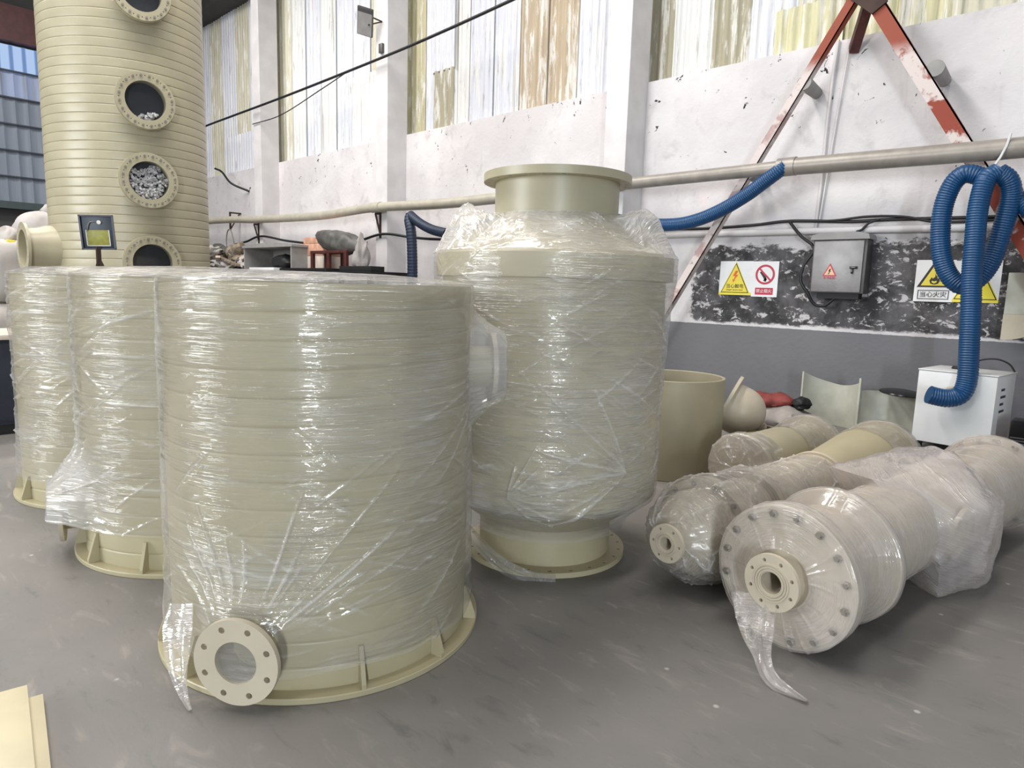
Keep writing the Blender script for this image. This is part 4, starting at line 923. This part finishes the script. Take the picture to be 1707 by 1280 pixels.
# switch box
eb = thing('switch_box', 'stainless steel electrical switch box with hazard triangle on the black wall patch', 'electrical box', (-2.93, 9.2, 1.66))
ob('enclosure', box(-.32, -.24, 0, .32, -.02, .66, .008), M['steel_dark'], eb)
ob('door', box(-.30, -.262, .015, .285, -.24, .645, .006), M['steel'], eb)
ob('rain_hood', prism([(-.35, .66), (.35, .66), (.33, .72), (.22, .745), (-.22, .745), (-.33, .72)], -.285, -.0).t(Matrix(((1, 0, 0, 0), (0, 0, 1, 0), (0, 1, 0, 0), (0, 0, 0, 1)))), M['hood_grey'], eb, 20)
ob('bottom_gland', box(-.24, -.2, -.07, .26, -.06, 0.0), M['dark'], eb, 0)
def on(x, y, z): return Matrix(((1, 0, 0, x), (0, 0, -1, y), (0, 1, 0, z), (0, 0, 0, 1)))
def tri(s, t=.003, k_=.93): return prism([(-s * .5, 0), (s * .5, 0), (0, s * k_)], 0, t)
def bolt2d(s, t=.003): return prism([(x * s, y * s) for x, y in ((.05, 1), (.32, 1), (.12, .62), (.34, .62), (-.02, .16), (.08, .18), (-.14, -.1), (-.2, .22), (-.10, .17), (.05, .5), (-.18, .5))], 0, t)
ob('warning_triangle', join(tri(.17).t(on(-.085, -.263, .21))), M['red'], eb, 0)
ob('triangle_field', join(tri(.125, .005).t(on(-.085, -.263, .223))), mat_simple('peach_print', (226, 186, 150), .5), eb, 0)
ob('bolt_mark', bolt2d(.065, .007).t(on(-.09, -.263, .235)), M['black_print'], eb, 0)
ob('hazard_text', text('有电危险', .036).t(on(-.085, -.264, .185)), M['red'], eb, 0)
ob('latch', join(box(.15, -.285, .30, .235, -.262, .33, .004), box(.17, -.29, .24, .19, -.265, .30, .003)), M['black_gloss'], eb)

# hazard signs
def ring_plate(R, r, t): return plate(ring(R, 40), [ring(r, 40)], t)
def sign(x, z, wd, ht, label, kind):
    s = thing('hazard_sign', label, 'sign', (x, YW - .012, z), 'hazard signs on the wall')
    ob('panel', box(0, 0, 0, wd, .012, ht), M['white_print'], s, 0)
    cx = wd / 2
    if kind in ('shock', 'third'):
        ob('yellow_base', box(.0, -.003, 0, wd, 0, .04), M['yellow'], s, 0)
        ob('triangle_edge', tri(.44, .004, 1.0).t(on(cx, 0, .025)), M['yellow'], s, 0)
        ob('triangle_outline', tri(.415, .007, 1.0).t(on(cx, 0, .033)), M['black_print'], s, 0)
        ob('triangle_field', tri(.385, .010, 1.0).t(on(cx, 0, .042)), M['yellow'], s, 0)
        if kind == 'shock':
            ob('bolt_mark', bolt2d(.15, .012).t(on(cx - .01, 0, .19)), M['orange'], s, 0)
            ob('sign_text', text('当心触电', .066).t(on(cx, -.012, .122)), M['black_print'], s, 0)
            ob('small_text', text('Danger! electric shock', .027).t(on(cx, -.012, .072)), M['black_print'], s, 0)
        else:
            ob('sign_text', text('Danger', .03).t(on(cx - .07, -.012, .10)), M['black_print'], s, 0)
    elif kind == 'smoke':
        cz = ht * .63
        ob('red_ring', ring_plate(.135, .108, .005).t(on(cx, 0, cz)), M['red'], s, 0)
        ob('match_mark', join(prism([(-.075, .03), (-.04, .05), (.0, -.0), (.03, -.07), (-.0, -.08), (-.03, -.03)], 0, .003), prism([(-.02, -.085), (.015, -.10), (.03, -.06), (.0, -.05)], 0, .003)).t(on(cx, -.001, cz)), M['black_print'], s, 0)
        ob('red_slash', box(-.115, -.011, 0, .115, .011, .007).t(np.array(on(cx, 0, cz)) @ np.array(Matrix.Rotation(-.78, 4, 'Z'))), M['red'], s, 0)
        ob('text_panel', box(cx - .125, -.004, .03, cx + .125, 0, .125), M['red'], s, 0)
        ob('sign_text', text('禁止烟火', .055).t(on(cx, -.006, .077)), M['white_print'], s, 0)
    elif kind == 'fire':
        ob('triangle_outline', tri(.35, .004).t(on(cx, 0, .17)), M['black_print'], s, 0)
        ob('triangle_field', tri(.27, .007).t(on(cx, 0, .188)), M['yellow'], s, 0)
        fl = prism([(x * .9, y * .9) for x, y in ((0, 0), (.045, .012), (.062, .05), (.05, .09), (.04, .07), (.03, .10), (.005, .135), (.008, .10), (-.02, .075), (-.032, .095), (-.055, .05), (-.04, .012))], 0, .010)
        ob('flame_mark', fl.t(on(cx, 0, .20)), M['black_print'], s, 0)
        ob('flame_core', prism([(x * .9, y * .9) for x, y in ((0, .012), (.03, .03), (.028, .05), (0, .04), (-.025, .05), (-.028, .03))], 0, .012).t(on(cx, 0, .20)), M['yellow'], s, 0)
        ob('text_frame', plate([(cx - .16, .03), (cx + .16, .03), (cx + .16, .135), (cx - .16, .135)], [[(cx - .153, .037), (cx + .153, .037), (cx + .153, .128), (cx - .153, .128)]], .004).t(on(0, 0, 0)), M['black_print'], s, 0)
        ob('sign_text', text('当心火灾', .07).t(on(cx, -.004, .082)), M['black_print'], s, 0)
    return s
sign(-4.615, 1.60, .485, .475, 'yellow triangle electric shock sign on the black wall patch', 'shock')
sign(-4.13, 1.585, .365, .485, 'no open flame sign with red ring, beside the electric shock sign', 'smoke')
sign(-2.115, 1.59, .40, .485, 'fire hazard sign with black flame triangle and framed caption', 'fire')
sign(-1.715, 1.595, .44, .47, 'yellow triangle danger sign mostly hidden behind the blue hose', 'third')
wp = thing('wall_guard', 'beige plate with a rounded white guard fixed to the wall beside the danger sign', 'plate', (-1.20, 9.2, 1.2))
ob('plate', box(0, -.1, .28, .45, 0, .73, .006), M['shell_green'], wp)
q_ = [(0, .0)] + [(.42 * math.sin(a) , .28 - .28 * math.cos(a)) for a in np.linspace(.1, PI / 2, 10)] + [(0, .28)]
ob('guard', prism(q_, 0, .03).t(on(-.0, -.08, 0)), M['pp_pale'], wp, 20); ob('knob', cyl((.20, -.1, .58), (.20, -.13, .58), .02, 12), M['dark'], wp)

# A-frame brace against the wall
af = thing('steel_brace', 'red oxide steel A frame brace standing against the white wall', 'brace', (-2.85, 8.75, 0))
def leg(x0, z0, x1, z1, wd, mat, y, dx=0):
    d = np.array([x1 - x0, 0, z1 - z0]); L = np.linalg.norm(d)
    g = join(box(-wd / 2, -.006, 0, wd / 2, .006, L), box(wd / 2 - .012, -.006, 0, wd / 2, .07, L))
    return g.t(frame((x0, y, z0), d, (0, 1, 0)) @ np.array(Matrix.Rotation(PI / 2 * 0, 4, 'Z')))
def angle_leg(p, q, wd):
    p = np.array(p, float); q = np.array(q, float); d = q - p; L = np.linalg.norm(d); z_ = d / L; y_ = np.array([0, 1., 0]); x_ = np.cross(y_, z_)
    m_ = np.eye(4); m_[:3, 0], m_[:3, 1], m_[:3, 2], m_[:3, 3] = x_, y_, z_, p
    return join(box(-wd / 2, -.008, 0, wd / 2, .008, L), box(wd / 2 - .016, -.008, 0, wd / 2, .09, L)).t(m_)
ob('left_leg', angle_leg((-3.18, 0, 0), (-.10, 0, 5.12), .11), M['brace_white'], af, 0, label='whitewashed leg')
ob('right_leg', angle_leg((3.16, 0, 0), (.06, 0, 5.05), .165), M['brace_red'], af, 0, label='leg with flaking red oxide paint')
ob('apex_plate', prism([(-.16, 5.06), (.10, 4.83), (.25, 4.93), (.28, 5.35), (-.30, 5.35)], -.012, .02).t(on(0, -.02, 0)), M['rust_brown'], af, 0)
ob('wall_strut', bar((.05, .02, 5.05), (-.22, .44, 4.62), .11, .10), M['wood_red'], af, 0)
for x, z in ((-.62, 4.22), (.80, 4.12), (-1.25, 3.2)): ob('anchor', cyl((x, .0, z), (x, .445, z - .03), .09, 16, .07), M['grey_board'], af)

# floodlight on the column
fl_ = thing('floodlight', 'square grey floodlight tilted on a bracket high on the painted column', 'lamp', (-12.22, 8.70, 6.9))
m_ = frame((-.18, -.30, .0), (.35, -.75, -.55)) @ np.array(Matrix.Rotation(-.35, 4, 'Z'))
ob('housing', box(-.17, -.27, -.05, .17, .27, .0, .01).t(m_), M['steel_dark'], fl_); ob('front_glass', box(-.155, -.255, 0, .155, .18, .006).t(m_), M['grey_board'], fl_, 0)
ob('driver', box(-.155, .185, 0, .155, .255, .012).t(m_), M['steel_dark'], fl_, 0)
ob('yoke', join(bar((0, 0, .05), (-.12, -.26, .12), .03, .02), bar((0, 0, .05), (-.12, -.26, -.06), .03, .02)), M['rust_brown'], fl_, 0)
o = ob('junction_box', box(-.06, -.06, -.09, .06, 0, .09, .006), M['steel_dark']); o.location = (-12.2, 8.70, 6.42); tag(o, 'small grey junction box on the column under the floodlight', 'box')

# boards in the near corner
for i, (pts, z, lb) in enumerate([([(-3.05, .30), (-2.72, .52), (-2.0, .36), (-1.9, .0), (-2.3, .12)], 0, ''),]): pass
def board(p, q, wd, z, t, label):
    p = np.array(p, float); q = np.array(q, float); d = q - p; L = np.linalg.norm(d); a = math.atan2(d[1], d[0])
    o = ob('board', box(0, -wd, 0, L, 0, t, .003), M['plank']); o.location = (p[0], p[1], z); o.rotation_euler = (0, 0, a); tag(o, label, 'board'); return o
board((-2.87, .505), (-2.05, .372), .24, 0, .03, 'cream board lying lowest in the near corner, edge showing')
board((-2.925, .468), (-2.05, .335), .22, .03, .028, 'cream board on top in the near corner of the floor')
